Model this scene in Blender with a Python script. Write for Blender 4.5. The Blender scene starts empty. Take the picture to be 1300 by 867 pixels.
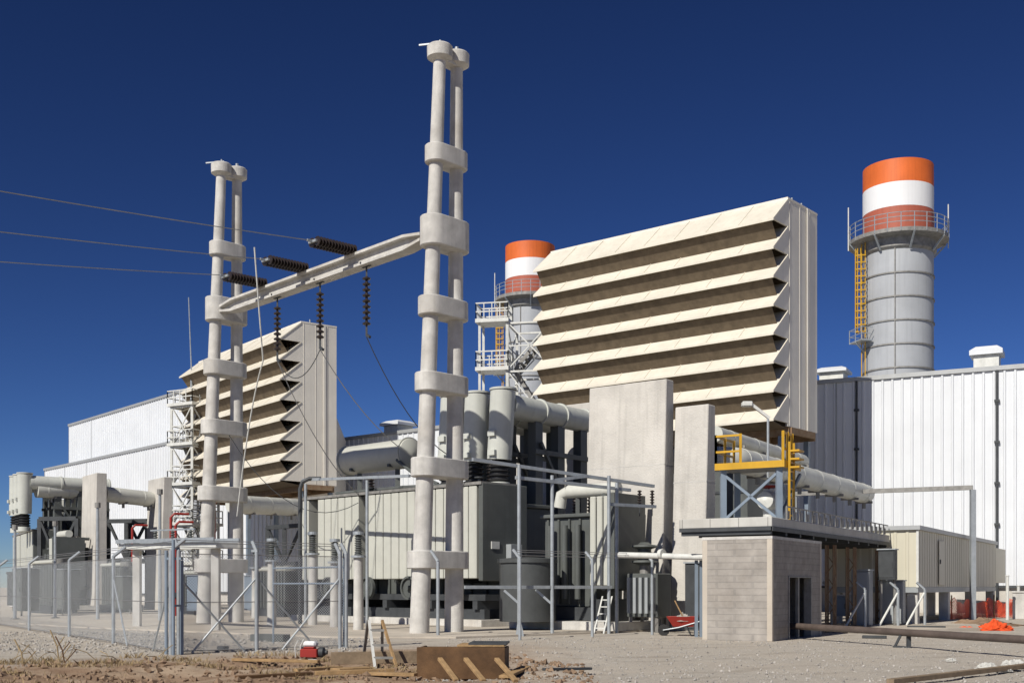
import bpy, math, random
from mathutils import Vector, Matrix, noise
random.seed(7)
V = Vector
scene = bpy.context.scene
col = scene.collection
F_PX, HOR, EYE = 1480.0, 745.0, 1.65          # focal length in photo pixels, horizon row, eye height

def P(px, py, Y):
    """point of the place that stands Y metres away in the survey of the photograph"""
    return V(((px - 650) / F_PX * Y, Y, EYE + (HOR - py) / F_PX * Y))
def G(px, Y): return V(((px - 650) / F_PX * Y, Y, 0))

# ------------------------------------------------------------------ materials
def mat(name, color, rough=.6, metal=0., var=.12, scale=1.5, stain=0., bump=0., bscale=40., streak=0., spec=.4, color2=None):
    m = bpy.data.materials.new(name); m.use_nodes = True
    nt = m.node_tree; N = nt.nodes; L = nt.links
    b = N['Principled BSDF']
    b.inputs['Roughness'].default_value = rough; b.inputs['Metallic'].default_value = metal
    b.inputs['Specular IOR Level'].default_value = spec
    tc = N.new('ShaderNodeTexCoord')
    n1 = N.new('ShaderNodeTexNoise'); n1.inputs['Scale'].default_value = scale; n1.inputs['Detail'].default_value = 6
    n1.inputs['Roughness'].default_value = .65
    L.new(tc.outputs['Object'], n1.inputs['Vector'])
    mr = N.new('ShaderNodeMapRange'); mr.inputs[1].default_value = .3; mr.inputs[2].default_value = .7
    L.new(n1.outputs['Fac'], mr.inputs[0])
    mx = N.new('ShaderNodeMix'); mx.data_type = 'RGBA'
    c = color
    c2 = color2 or tuple(x * (1 - var * 2) for x in c)
    mx.inputs[6].default_value = (*[min(1, x * (1 + var * .4)) for x in c], 1); mx.inputs[7].default_value = (*c2, 1)
    L.new(mr.outputs[0], mx.inputs[0])
    out = mx.outputs[2]
    if streak:
        mp = N.new('ShaderNodeMapping'); mp.inputs['Scale'].default_value = (3., 3., .12)
        L.new(tc.outputs['Object'], mp.inputs['Vector'])
        n2 = N.new('ShaderNodeTexNoise'); n2.inputs['Scale'].default_value = 1.6; n2.inputs['Detail'].default_value = 5
        L.new(mp.outputs[0], n2.inputs['Vector'])
        r2 = N.new('ShaderNodeMapRange'); r2.inputs[1].default_value = .5; r2.inputs[2].default_value = .75
        r2.inputs[4].default_value = streak; L.new(n2.outputs['Fac'], r2.inputs[0])
        m2 = N.new('ShaderNodeMix'); m2.data_type = 'RGBA'; m2.inputs[7].default_value = (*[x * .55 for x in c], 1)
        L.new(r2.outputs[0], m2.inputs[0]); L.new(out, m2.inputs[6]); out = m2.outputs[2]
    if stain:
        n3 = N.new('ShaderNodeTexNoise'); n3.inputs['Scale'].default_value = scale * .35; n3.inputs['Detail'].default_value = 8
        L.new(tc.outputs['Object'], n3.inputs['Vector'])
        r3 = N.new('ShaderNodeMapRange'); r3.inputs[1].default_value = .52; r3.inputs[2].default_value = .72
        r3.inputs[4].default_value = stain; L.new(n3.outputs['Fac'], r3.inputs[0])
        m3 = N.new('ShaderNodeMix'); m3.data_type = 'RGBA'; m3.inputs[7].default_value = (c[0] * .5, c[1] * .42, c[2] * .33, 1)
        L.new(r3.outputs[0], m3.inputs[0]); L.new(out, m3.inputs[6]); out = m3.outputs[2]
    L.new(out, b.inputs['Base Color'])
    if bump:
        n4 = N.new('ShaderNodeTexNoise'); n4.inputs['Scale'].default_value = bscale; n4.inputs['Detail'].default_value = 5
        L.new(tc.outputs['Object'], n4.inputs['Vector'])
        bp = N.new('ShaderNodeBump'); bp.inputs['Strength'].default_value = bump; bp.inputs['Distance'].default_value = .05
        L.new(n4.outputs['Fac'], bp.inputs['Height']); L.new(bp.outputs[0], b.inputs['Normal'])
    return m

M = {}
M['concrete'] = mat('concrete_cast', (.64, .62, .58), .85, var=.16, scale=1.4, stain=.3, bump=.4, streak=.5, spec=.2)
M['firewall'] = mat('concrete_board_marked', (.61, .58, .53), .9, var=.12, scale=.6, stain=.25, bump=.35, bscale=14, streak=.45, spec=.2)
M['pad'] = mat('concrete_paving', (.56, .50, .42), .9, var=.14, scale=.35, stain=.35, bump=.3, spec=.2)
M['slab'] = mat('concrete_slab_pale', (.56, .55, .51), .85, var=.1, scale=1., stain=.2, streak=.3, spec=.2)
M['cream'] = mat('cream_paint', (.77, .715, .60), .5, var=.07, scale=.8, stain=.1, streak=.22)
M['cream_side'] = mat('beige_sheet_steel', (.79, .745, .655), .5, var=.06, scale=.4, streak=.16)
M["filter"] = mat("filter_bank_brown", (.17, .13, .085), .9, var=.2, scale=2.)
M['white'] = mat('white_cladding', (.70, .72, .745), .45, var=.04, scale=.3, streak=.12)
M['trim'] = mat('grey_flashing', (.42, .43, .43), .5, metal=.3, var=.06)
M['pipe_white'] = mat('insulation_jacket', (.62, .62, .56), .45, var=.08, scale=1., streak=.15)
M['duct'] = mat('bus_duct_paint', (.56, .57, .52), .45, var=.07, scale=1.2, streak=.22)
M['radiator'] = mat('radiator_paint', (.53, .53, .47), .45, var=.05, scale=1.5, streak=.15)
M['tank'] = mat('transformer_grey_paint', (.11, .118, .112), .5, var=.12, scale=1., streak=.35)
M['drum'] = mat('shaded_drum_grey', (.075, .08, .08), .5, var=.15, streak=.3)  # drum's dark grey, taken darker to carry the shade on it
M['dark'] = mat('dark_steel', (.06, .065, .07), .6, var=.2)
M['black'] = mat('black_rubber', (.02, .02, .022), .6, var=.2)
M['galv'] = mat('galvanised_steel', (.42, .45, .47), .45, metal=.35, var=.12, scale=4.)
M['galv_light'] = mat('light_painted_steel', (.68, .68, .64), .5, var=.1, scale=3., streak=.2)
M['steel'] = mat('weathered_steel', (.30, .29, .27), .6, metal=.2, var=.2, scale=3.)
M['rust'] = mat('rusty_steel', (.20, .115, .06), .85, var=.3, scale=3., color2=(.30, .22, .14))
M['barrier'] = mat('brown_pipe', (.13, .10, .085), .5, var=.2, scale=2.)
M['yellow'] = mat('yellow_paint', (.60, .34, .02), .5, var=.1)
M['orange'] = mat('orange_stack_paint', (.74, .155, .03), .55, var=.1, scale=.4, stain=.1, streak=.4)
M['red_dull'] = mat('faded_red_stack_paint', (.43, .115, .07), .6, var=.08, scale=.3, streak=.3)
M['stack'] = mat('grey_stack_steel', (.42, .435, .455), .55, var=.08, scale=.25, stain=.12, streak=.3)
M['stack_white'] = mat('white_stack_paint', (.80, .80, .80), .5, var=.03, scale=.3, streak=.12)
M['insul'] = mat('brown_porcelain', (.035, .026, .024), .35, var=.2, spec=.5)
M['wire'] = mat('aluminium_conductor', (.30, .30, .30), .5, metal=.4, var=.1)
M['red'] = mat('red_paint', (.33, .03, .022), .45, var=.1)
M['net'] = mat('orange_safety_net', (.80, .10, .02), .8, var=.15, scale=6.)
M['wood'] = mat('formwork_timber', (.42, .27, .13), .85, var=.2, scale=5., bump=.3)
M['wood_grey'] = mat('weathered_timber', (.27, .20, .13), .85, var=.2, scale=4., stain=.3, bump=.3)
M['wood_dark'] = mat('dark_formwork_board', (.15, .08, .035), .8, var=.3, scale=2., stain=.4, bump=.2)
M['stone'] = mat('gravel_stone', (.48, .45, .41), .95, var=.25, scale=1.3, spec=.2)
M['clod'] = mat('dirt_clod', (.31, .215, .145), .95, var=.25, scale=1.3, spec=.1)
M['straw'] = mat('dry_straw', (.38, .28, .15), .9, var=.25, scale=1.)
M['cabinet'] = mat('cabinet_grey', (.33, .35, .36), .5, var=.08)
M['cabin'] = mat('cabin_beige', (.60, .565, .45), .5, var=.04, scale=.5, streak=.12)
M['bluegrey'] = mat('blue_grey_steel', (.22, .27, .33), .5, var=.1)
M['tyre'] = mat('tyre_rubber', (.03, .03, .03), .8)

def ground_mat():
    m = bpy.data.materials.new('gravel_and_dirt'); m.use_nodes = True
    nt = m.node_tree; N = nt.nodes; L = nt.links; b = N['Principled BSDF']
    b.inputs['Roughness'].default_value = .95; b.inputs['Specular IOR Level'].default_value = .15
    tc = N.new('ShaderNodeTexCoord'); o = tc.outputs['Object']
    def nz(s, d=8, r=.65):
        n = N.new('ShaderNodeTexNoise'); n.inputs['Scale'].default_value = s; n.inputs['Detail'].default_value = d
        n.inputs['Roughness'].default_value = r; L.new(o, n.inputs['Vector']); return n.outputs['Fac']
    def rng(f, a, c, lo=0, hi=1):
        r = N.new('ShaderNodeMapRange'); r.inputs[1].default_value = a; r.inputs[2].default_value = c
        r.inputs[3].default_value = lo; r.inputs[4].default_value = hi; L.new(f, r.inputs[0]); return r.outputs[0]
    def mix(f, c1, c2, blend='MIX'):
        x = N.new('ShaderNodeMix'); x.data_type = 'RGBA'; x.blend_type = blend
        L.new(f, x.inputs[0]) if not isinstance(f, float) else setattr(x.inputs[0], 'default_value', f)
        for k, c in ((6, c1), (7, c2)):
            if isinstance(c, tuple): x.inputs[k].default_value = (*c, 1)
            else: L.new(c, x.inputs[k])
        return x.outputs[2]
    def math_(op, a, c):
        x = N.new('ShaderNodeMath'); x.operation = op
        for k, v in ((0, a), (1, c)):
            if isinstance(v, (int, float)): x.inputs[k].default_value = v
            else: L.new(v, x.inputs[k])
        return x.outputs[0]
    gravel = mix(rng(nz(9), .3, .7), (.56, .51, .44), (.40, .36, .305))
    gravel = mix(rng(nz(.35), .42, .62), gravel, (.49, .435, .365))
    dirt = mix(rng(nz(1.1), .35, .65), (.40, .285, .195), (.24, .155, .10))
    dirt = mix(rng(nz(.5), .48, .66), dirt, (.46, .36, .26))
    sp = N.new('ShaderNodeSeparateXYZ'); L.new(o, sp.inputs[0])
    # the dug-over strip runs along the outside of the fence: f = distance to that line
    f = math_('ADD', math_('MULTIPLY', sp.outputs[0], .80), math_('MULTIPLY', sp.outputs[1], -1.0))
    f = math_('ADD', f, math_('MULTIPLY', nz(.45), 6.))
    mask = rng(f, -32.5, -28.5)
    near_left = rng(math_('ADD', sp.outputs[0], math_('MULTIPLY', nz(.6), 3.)), 3.2, .2)
    mask = math_('MULTIPLY', mask, near_left)
    trk = math_('ADD', math_('MULTIPLY', sp.outputs[0], -.30), sp.outputs[1])
    trk = math_('ADD', trk, math_('MULTIPLY', nz(.12, 2), 5.))
    trk = math_('SUBTRACT', math_('MODULO', trk, 4.6), 1.0)          # wheel ruts left by lorries, in pairs
    near = math_('ABSOLUTE', math_('SUBTRACT', math_('ABSOLUTE', trk, 0), .9), 0)
    rut = math_('MULTIPLY', rng(near, .28, .10), rng(nz(.7), .42, .60))
    gravel = mix(math_('MULTIPLY', rut, .55), gravel, (.30, .255, .205))
    c = mix(mask, gravel, dirt)
    L.new(c, b.inputs['Base Color'])
    bp = N.new('ShaderNodeBump'); bp.inputs['Strength'].default_value = .7; bp.inputs['Distance'].default_value = .06
    L.new(nz(14, 10, .75), bp.inputs['Height']); L.new(bp.outputs[0], b.inputs['Normal'])
    return m
M['ground'] = ground_mat()

def block_mat():
    m = mat('concrete_block_masonry', (.41, .38, .345), .95, var=.16, scale=1.5, stain=.35, spec=.15)
    nt = m.node_tree; N = nt.nodes; L = nt.links; b = N['Principled BSDF']
    tc = N.new('ShaderNodeTexCoord'); sp = N.new('ShaderNodeSeparateXYZ'); L.new(tc.outputs['Object'], sp.inputs[0])
    ad = N.new('ShaderNodeMath'); ad.operation = 'ADD'; L.new(sp.outputs[0], ad.inputs[0]); L.new(sp.outputs[1], ad.inputs[1])
    cb = N.new('ShaderNodeCombineXYZ'); L.new(ad.outputs[0], cb.inputs[0]); L.new(sp.outputs[2], cb.inputs[1])
    br = N.new('ShaderNodeTexBrick'); br.inputs['Scale'].default_value = 1
    br.inputs['Brick Width'].default_value = .4; br.inputs['Row Height'].default_value = .2
    br.inputs['Mortar Size'].default_value = .014; br.inputs['Color1'].default_value = (1.02, 1.01, 1., 1)
    br.inputs['Color2'].default_value = (.93, .92, .91, 1); br.inputs['Mortar'].default_value = (.86, .86, .86, 1)
    L.new(cb.outputs[0], br.inputs['Vector'])
    src = b.inputs['Base Color'].links[0].from_socket
    mx = N.new('ShaderNodeMix'); mx.data_type = 'RGBA'; mx.blend_type = 'MULTIPLY'; mx.inputs[0].default_value = 1
    L.new(src, mx.inputs[6]); L.new(br.outputs['Color'], mx.inputs[7]); L.new(mx.outputs[2], b.inputs['Base Color'])
    bp = N.new('ShaderNodeBump'); bp.inputs['Strength'].default_value = .6; bp.inputs['Distance'].default_value = -.02
    L.new(br.outputs['Fac'], bp.inputs['Height']); L.new(bp.outputs[0], b.inputs['Normal'])
    return m
M['block'] = block_mat()

def mesh_mat(name, color, cell, wire):
    """woven wire: two diagonal wave patterns leave the openings transparent"""
    m = bpy.data.materials.new(name); m.use_nodes = True
    nt = m.node_tree; N = nt.nodes; L = nt.links; b = N['Principled BSDF']
    b.inputs['Base Color'].default_value = (*color, 1); b.inputs['Roughness'].default_value = .5; b.inputs['Metallic'].default_value = .2
    uv = N.new('ShaderNodeUVMap'); sp = N.new('ShaderNodeSeparateXYZ'); L.new(uv.outputs[0], sp.inputs[0])
    outs = []
    for s in (1, -1):
        k = N.new('ShaderNodeMath'); k.operation = 'MULTIPLY_ADD'; k.inputs[1].default_value = s
        L.new(sp.outputs[1], k.inputs[0]); L.new(sp.outputs[0], k.inputs[2])
        d = N.new('ShaderNodeMath'); d.operation = 'DIVIDE'; d.inputs[1].default_value = cell; L.new(k.outputs[0], d.inputs[0])
        fr = N.new('ShaderNodeMath'); fr.operation = 'FRACT'; L.new(d.outputs[0], fr.inputs[0])
        lt = N.new('ShaderNodeMath'); lt.operation = 'LESS_THAN'; lt.inputs[1].default_value = wire; L.new(fr.outputs[0], lt.inputs[0])
        outs.append(lt.outputs[0])
    mxm = N.new('ShaderNodeMath'); mxm.operation = 'MAXIMUM'; L.new(outs[0], mxm.inputs[0]); L.new(outs[1], mxm.inputs[1])
    L.new(mxm.outputs[0], b.inputs['Alpha'])
    return m
M['chain'] = mesh_mat('chain_link_wire', (.55, .57, .58), .075, .15)
M['netmesh'] = mesh_mat('orange_net_weave', (.85, .10, .03), .12, .4)

# ------------------------------------------------------------------ mesh builder
class Frame:
    """u runs along a facade (to the far end), w runs back into the plant, z up"""
    def __init__(s, o, deg):
        t = math.radians(deg); s.o = V((o[0], o[1], 0))
        s.a = V((-math.cos(t), math.sin(t), 0)); s.b = V((math.sin(t), math.cos(t), 0)); s.deg = deg
    def __call__(s, u, w, z): return s.o + s.a * u + s.b * w + V((0, 0, z))

WM = {}
class MB:
    def __init__(s): s.v = []; s.f = []; s.uv = None; s.cut = []
    def add(s, vs, fs):
        n = len(s.v); s.cut.append((n, len(s.f))); s.v += [V(x) for x in vs]; s.f += [tuple(i + n for i in f) for f in fs]; return s
    def hexa(s, p):   # 8 points: bottom 4 ccw then top 4
        return s.add(p, [(3, 2, 1, 0), (4, 5, 6, 7), (0, 1, 5, 4), (1, 2, 6, 5), (2, 3, 7, 6), (3, 0, 4, 7)])
    def box(s, F, u0, u1, w0, w1, z0, z1):
        p = [F(u, w, z) for z in (z0, z1) for u, w in ((u0, w0), (u1, w0), (u1, w1), (u0, w1))]
        return s.hexa(p)
    def bar(s, p0, p1, wd, ht=None, up=V((0, 0, 1))):
        p0 = V(p0); p1 = V(p1); ht = ht or wd
        d = (p1 - p0).normalized()
        if abs(d.dot(up)) > .98: up = V((0, 1, 0))
        x = d.cross(up).normalized() * wd / 2; y = x.cross(d).normalized() * ht / 2
        return s.hexa([p0 - x - y, p0 + x - y, p0 + x + y, p0 - x + y, p1 - x - y, p1 + x - y, p1 + x + y, p1 - x + y])
    def cyl(s, p0, p1, r0, r1=None, n=12, caps=True):
        p0 = V(p0); p1 = V(p1); r1 = r0 if r1 is None else r1
        d = (p1 - p0).normalized(); up = V((0, 0, 1)) if abs(d.z) < .95 else V((1, 0, 0))
        x = d.cross(up).normalized(); y = d.cross(x)
        vs = []
        for p, r in ((p0, r0), (p1, r1)):
            for i in range(n):
                t = 2 * math.pi * i / n; vs.append(p + x * r * math.cos(t) + y * r * math.sin(t))
        fs = [(i, (i + 1) % n, n + (i + 1) % n, n + i) for i in range(n)]
        if caps: fs += [tuple(range(n - 1, -1, -1)), tuple(range(n, 2 * n))]
        return s.add(vs, fs)
    def tube(s, pts, r, n=8):
        pts = [V(p) for p in pts]; vs = []; m = len(pts); x = None
        for i, p in enumerate(pts):
            d = (pts[min(i + 1, m - 1)] - pts[max(i - 1, 0)]).normalized()
            if x is None:
                x = d.cross(V((0, 0, 1)) if abs(d.z) < .9 else V((1, 0, 0))).normalized()
            else: x = (x - d * x.dot(d)).normalized()
            y = d.cross(x); rr = r[i] if isinstance(r, (list, tuple)) else r
            for k in range(n):
                t = 2 * math.pi * k / n; vs.append(p + x * rr * math.cos(t) + y * rr * math.sin(t))
        fs = [(j * n + k, j * n + (k + 1) % n, (j + 1) * n + (k + 1) % n, (j + 1) * n + k) for j in range(m - 1) for k in range(n)]
        fs += [tuple(range(n - 1, -1, -1)), tuple((m - 1) * n + k for k in range(n))]
        return s.add(vs, fs)
    def lathe(s, c, prof, n=32, axis=None, caps=True):
        c = V(c); d = V(axis or (0, 0, 1)).normalized()
        x = d.cross(V((0, 0, 1)) if abs(d.z) < .9 else V((0, 1, 0))).normalized(); y = d.cross(x)
        vs = []
        for r, z in prof:
            for k in range(n):
                t = 2 * math.pi * k / n; vs.append(c + d * z + x * r * math.cos(t) + y * r * math.sin(t))
        m = len(prof)
        fs = [(j * n + k, j * n + (k + 1) % n, (j + 1) * n + (k + 1) % n, (j + 1) * n + k) for j in range(m - 1) for k in range(n)]
        if caps: fs += [tuple(range(n - 1, -1, -1)), tuple((m - 1) * n + k for k in range(n))]
        return s.add(vs, fs)
    def prism(s, poly, vec):
        vec = V(vec); n = len(poly); poly = [V(p) for p in poly]
        fs = [tuple(range(n - 1, -1, -1)), tuple(range(n, 2 * n))] + [(i, (i + 1) % n, n + (i + 1) % n, n + i) for i in range(n)]
        return s.add(poly + [p + vec for p in poly], fs)
    def build_each(s, name, m, parent, **kw):
        cs = s.cut + [(len(s.v), len(s.f))]
        for (v0, f0), (v1, f1) in zip(cs, cs[1:]):
            q = MB(); q.add(s.v[v0:v1], [tuple(i - v0 for i in f) for f in s.f[f0:f1]]); q.build(name, m, parent, **kw)
    def build(s, name, m, parent=None, smooth=False, bevel=0., origin=None):
        if parent is not None: W = WM[parent.name]
        else:
            if origin is None:
                mn = V((min(v.x for v in s.v), min(v.y for v in s.v), min(v.z for v in s.v)))
                mx = V((max(v.x for v in s.v), max(v.y for v in s.v), 0)); origin = V(((mn.x + mx.x) / 2, (mn.y + mx.y) / 2, mn.z))
            W = Matrix.Translation(origin)
        inv = W.inverted()
        me = bpy.data.meshes.new(name); me.from_pydata([inv @ v for v in s.v], [], s.f)
        me.validate(); me.update()
        import bmesh
        bm = bmesh.new(); bm.from_mesh(me); bmesh.ops.recalc_face_normals(bm, faces=bm.faces); bm.to_mesh(me); bm.free()
        if smooth:
            me.polygons.foreach_set('use_smooth', [True] * len(me.polygons)); me.set_sharp_from_angle(angle=math.radians(38))
        me.materials.append(m)
        if s.uv:
            ul = me.uv_layers.new(name='UVMap')
            for l in me.loops: ul.data[l.index].uv = s.uv[l.vertex_index]
        o = bpy.data.objects.new(name, me); col.objects.link(o)
        if parent is not None: o.parent = parent
        else: o.matrix_world = W
        WM[o.name] = W
        if bevel:
            bv = o.modifiers.new('edge', 'BEVEL'); bv.width = bevel; bv.segments = 1; bv.limit_method = 'ANGLE'; bv.angle_limit = .7
        return o

def tag(o, label, cat, group=None):
    o['label'] = label; o['category'] = cat; o['kind'] = 'thing'
    if group: o['group'] = group
    return o
def thing(name, label, cat, loc, rz=0., group=None):
    o = bpy.data.objects.new(name, None); col.objects.link(o); o.empty_display_size = .3
    o.location = V(loc); o.rotation_euler = (0, 0, rz)
    WM[o.name] = Matrix.Translation(V(loc)) @ Matrix.Rotation(rz, 4, 'Z')
    return tag(o, label, cat, group)
def copy_tree(o, parent=None):
    c = o.copy(); col.objects.link(c)
    if parent is not None: c.parent = parent
    for ch in list(o.children): copy_tree(ch, c)
    return c
def dup(root, label, loc=None, rz=None, mtx=None):
    c = copy_tree(root)
    if mtx is not None: c.matrix_world = mtx @ WM[root.name]; WM[c.name] = mtx @ WM[root.name]
    else:
        c.location = V(loc); c.rotation_euler = (0, 0, rz if rz is not None else root.rotation_euler.z)
    c['label'] = label
    return c
def structure(o): o['kind'] = 'structure'; return o
def sag(p0, p1, drop, n=14):
    p0 = V(p0); p1 = V(p1)
    return [p0.lerp(p1, i / n) - V((0, 0, drop * 4 * (i / n) * (1 - i / n))) for i in range(n + 1)]

# frames of the two generating units
FR = Frame((15.6, 66), 39.5)                   # near filter house, front top corner
FL = Frame((-16.3, 90), 52.9)                  # far filter house
PLANT = Frame((0, 0), 33)
# rigid move from the near unit to its far twin (turned about the fire wall's end)
TWIN = Matrix.Translation(V((-29, 81, 0))) @ Matrix.Rotation(math.radians(-15.7), 4, 'Z') @ Matrix.Translation(V((-5.7, -44.4, 0)))

# ------------------------------------------------------------------ ground
def smooth(a, b, x):
    t = max(0, min(1, (x - a) / (b - a))); return t * t * (3 - 2 * t)
def ground_z(x, y):
    if y > 33 or y < 8 or x < -22 or x > 22: return 0.
    f = .8 * x - y                              # >-27: outside the fence
    k = smooth(-33, -29.5, f) * smooth(33, 29, y) * smooth(22, 16, abs(x))
    lump = noise.fractal(V((x * .55, y * .55, 0)), .8, 2., 5) * .10 + noise.noise(V((x * 2.1, y * 2.1, 3))) * .035
    mound = .10 * math.exp(-((x + 8.6) / 2.4) ** 2 - ((y - 24.6) / 1.5) ** 2) + .10 * math.exp(-((x + 9.) / 1.2) ** 2 - ((y - 20.5) / .8) ** 2)
    left = smooth(3.5, .5, x)
    return k * (lump * (.25 + .75 * left) + mound - .03)
xs = [-3000, -1200, -500, -200, -90, -45, -30] + [-22 + .16 * i for i in range(276)] + [30, 45, 90, 200, 500, 1200, 3000]
ys = [-600, -200, -60, -20, 0, 8, 14] + [17 + .13 * i for i in range(124)] + [36, 42, 50, 60, 75, 100, 150, 300, 700, 1500, 4000]
g = MB(); nx = len(xs)
g.v = [V((x, y, ground_z(x, y))) for y in ys for x in xs]
g.f = [(j * nx + i, j * nx + i + 1, (j + 1) * nx + i + 1, (j + 1) * nx + i) for j in range(len(ys) - 1) for i in range(nx - 1)]
structure(g.build('ground', M['ground'], smooth=True, origin=V((0, 0, 0))))
pad = MB(); pad.prism([(-17.5, 47, .004), (-5.8, 37.6, .004), (-1.8, 37.4, .004), (4.2, 42.4, .004), (7, 46, .004), (0, 62, .004), (-18, 66, .004), (-22, 52, .004)], (0, 0, .06))
structure(pad.build('concrete_pad', M['pad']))
rp = MB(); rp.prism([(12., 41.5, .004), (18.2, 44.5, .004), (21.5, 56, .004), (13, 56, .004)], (0, 0, .1))
structure(rp.build('paved_apron', M['pad']))

# ------------------------------------------------------------------ gantry towers
TG = 'pair of gantry towers'
def stadium(mb, c0, c1, r, z0, z1, n=12):
    c0 = V((c0[0], c0[1], 0)); c1 = V((c1[0], c1[1], 0)); d = (c1 - c0).normalized(); nrm = V((-d.y, d.x, 0)); pts = []
    for c, s in ((c1, 1), (c0, -1)):
        for i in range(n + 1):
            t = -math.pi / 2 + math.pi * i / n
            pts.append(c + s * (d * math.cos(t) + nrm * math.sin(t)) * r + V((0, 0, z0)))
    mb.prism(pts, (0, 0, z1 - z0))
TB = V((-2.6, 40.95, 0)); TD = V((.687, .727, 0))
def make_tower():
    r = thing('gantry_tower', 'taller looking twin column concrete gantry tower beside the shaded transformer end', 'gantry tower', TB, 0, TG)
    def at(k, z):                                # column k (-1 near, +1 far) leans in towards the head
        s = .83 - .43 * z / 20.5
        return TB + TD * s * k + V((.02 * z - .04, -.0, z))
    for k in (-1, 1):
        m = MB(); zz = [0, 5, 10, 15, 20.15]
        m.tube([at(k, z) for z in zz], [.345, .31, .28, .25, .215], 20)
        m.build('column', M['concrete'], r, smooth=True)
    for z, h, rad in ((2.6, .62, .52), (5.8, .66, .5), (8.75, .66, .47), (11.4, .66, .45), (14.0, 1.05, .47), (16.7, .62, .40)):
        m = MB(); stadium(m, at(-1, z), at(1, z), rad, z - h / 2, z + h / 2)
        m.build('collar', M['concrete'], r, bevel=.03, smooth=True)
    m = MB()
    for k in (-1, 1):
        p = at(k, 20.15); m.lathe(p, [(.24, -.2), (.44, -.08), (.45, .3), (.40, .35)], 24)
    stadium(m, at(-1, 20), at(1, 20), .22, 19.95, 20.32)
    m.build('cap', M['concrete'], r, smooth=True)
    m = MB(); p = at(-1, 20.5); m.cyl(p, p + V((0, 0, .2)), .04); m.bar(p + V((-.75, .2, .12)), p + V((.1, 0, .12)), .05); m.cyl(at(1, 20.5), at(1, 20.72), .07)
    m.build_each('earth_wire_bracket', M['galv'], r)
    return r
tw = make_tower()
dup(tw, 'twin column concrete gantry tower with the white bus tray at its foot', V((-13.05, 52.3, 0)), 0)

BR, BL = V((-3.05, 41.1, 13.95)), V((-12.75, 51.7, 13.95))
bd = (BL - BR).normalized(); bn = V((-.727, -.687, 0)); up = V((0, 0, 1))
bm_ = thing('gantry_beam', 'pale concrete cross beam spanning between the two gantry towers', 'beam', (BR + BL) / 2)
ln = (BL - BR).length
def bp_(t, off, z): return BR + bd * t + bn * off + up * z
for nm, zc in (('top_flange', 1), ('bottom_flange', -1)):
    m = MB(); prof = [(0, .10), (1.0, .23), (ln - 1.0, .23), (ln, .10)]
    for (t0, h0), (t1, h1) in zip(prof, prof[1:]):
        m.hexa([bp_(t, o, zc * h + dz) for dz in (-.05, .05) for t, h, o in ((t0, h0, -.27), (t1, h1, -.27), (t1, h1, .27), (t0, h0, .27))])
    m.build(nm, M['concrete'], bm_)
m = MB()
for (t0, h0), (t1, h1) in zip(prof, prof[1:]):
    m.hexa([bp_(t, o, s * (h - .053)) for s in (-1, 1) for t, h, o in ((t0, h0, -.05), (t1, h1, -.05), (t1, h1, .05), (t0, h0, .05))])
m.build('web', M['concrete'], bm_)

# ---- insulators and conductors
def disc_string(mb, p0, p1, n, r, rc=.05):
    p0 = V(p0); p1 = V(p1); L = (p1 - p0).length; prof = [(rc * .6, 0)]
    for i in range(n):
        z = L * (i + .5) / n; h = L / n
        prof += [(rc, z - h * .4), (r, z - h * .12), (r * .92, z + h * .1), (rc, z + h * .22)]
    prof.append((rc * .6, L)); mb.lathe(p0, prof, 14, axis=(p1 - p0))
names3 = ['nearest the taller tower', 'in the middle of the beam', 'beside the white tray tower']
places3 = ['near the taller tower end', 'over mid beam', 'near the far tower end']
IN = V((-.687, -.726, 0))
ends = []
for i, s in enumerate((.298, .53, .75)):
    b0 = BR.lerp(BL, s); p0 = b0 + up * .42 - IN * .1; p1 = b0 + IN * 2.15 + up * .38
    r = thing('tension_insulator', 'dark brown double disc string lying out from the beam top, ' + ['closest to the taller tower', 'second of three', 'closest to the far tower'][i], 'insulator', b0, 0, 'tension insulators on the beam')
    sd = V((-IN.y, IN.x, 0)) * .17
    for k in (-1, 1):
        m = MB(); disc_string(m, p0 + sd * k + IN * .25, p1 + sd * k - IN * .15, 13, .185); m.build('disc_string', M['insul'], r, smooth=True)
    m = MB(); m.bar(p0 + IN * .25 - sd * 1.3, p0 + IN * .25 + sd * 1.3, .09); m.bar(p1 - IN * .15 - sd * 1.3, p1 - IN * .15 + sd * 1.3, .09)
    m.bar(p1 - IN * .15, p1 + IN * .1, .08); m.bar(p0 + IN * .25, b0 + up * .45, .08); m.build_each('yoke', M['galv'], r)
    ends.append(p1 + IN * .1)
hz = [13.35, 13.15, 13.05]
for i, p in enumerate(ends):
    L = [11.3, 10.1, 9.0][i]; q = p + IN * L; q.z = hz[i]
    far = p + IN * 26; far.z = hz[i] - .3
    m = MB(); pts = []
    for k in range(25):
        t = k / 24 * 26; x = p + IN * t
        a = (hz[i] - p.z) / (L * L - 26 * L) ; bcoef = -a * 26 + 0
        x.z = p.z + (hz[i] - p.z) / L * t + .0012 * t * (t - L); pts.append(x)
    m.tube(pts, .016, 6)
    tag(m.build('overhead_conductor', M['wire'], smooth=True), ['topmost thin overhead line reaching the beam from the sky', 'middle of three overhead lines reaching the beam', 'lowest of three overhead lines reaching the beam'][i], 'power line', 'overhead lines')
hang = []
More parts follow.
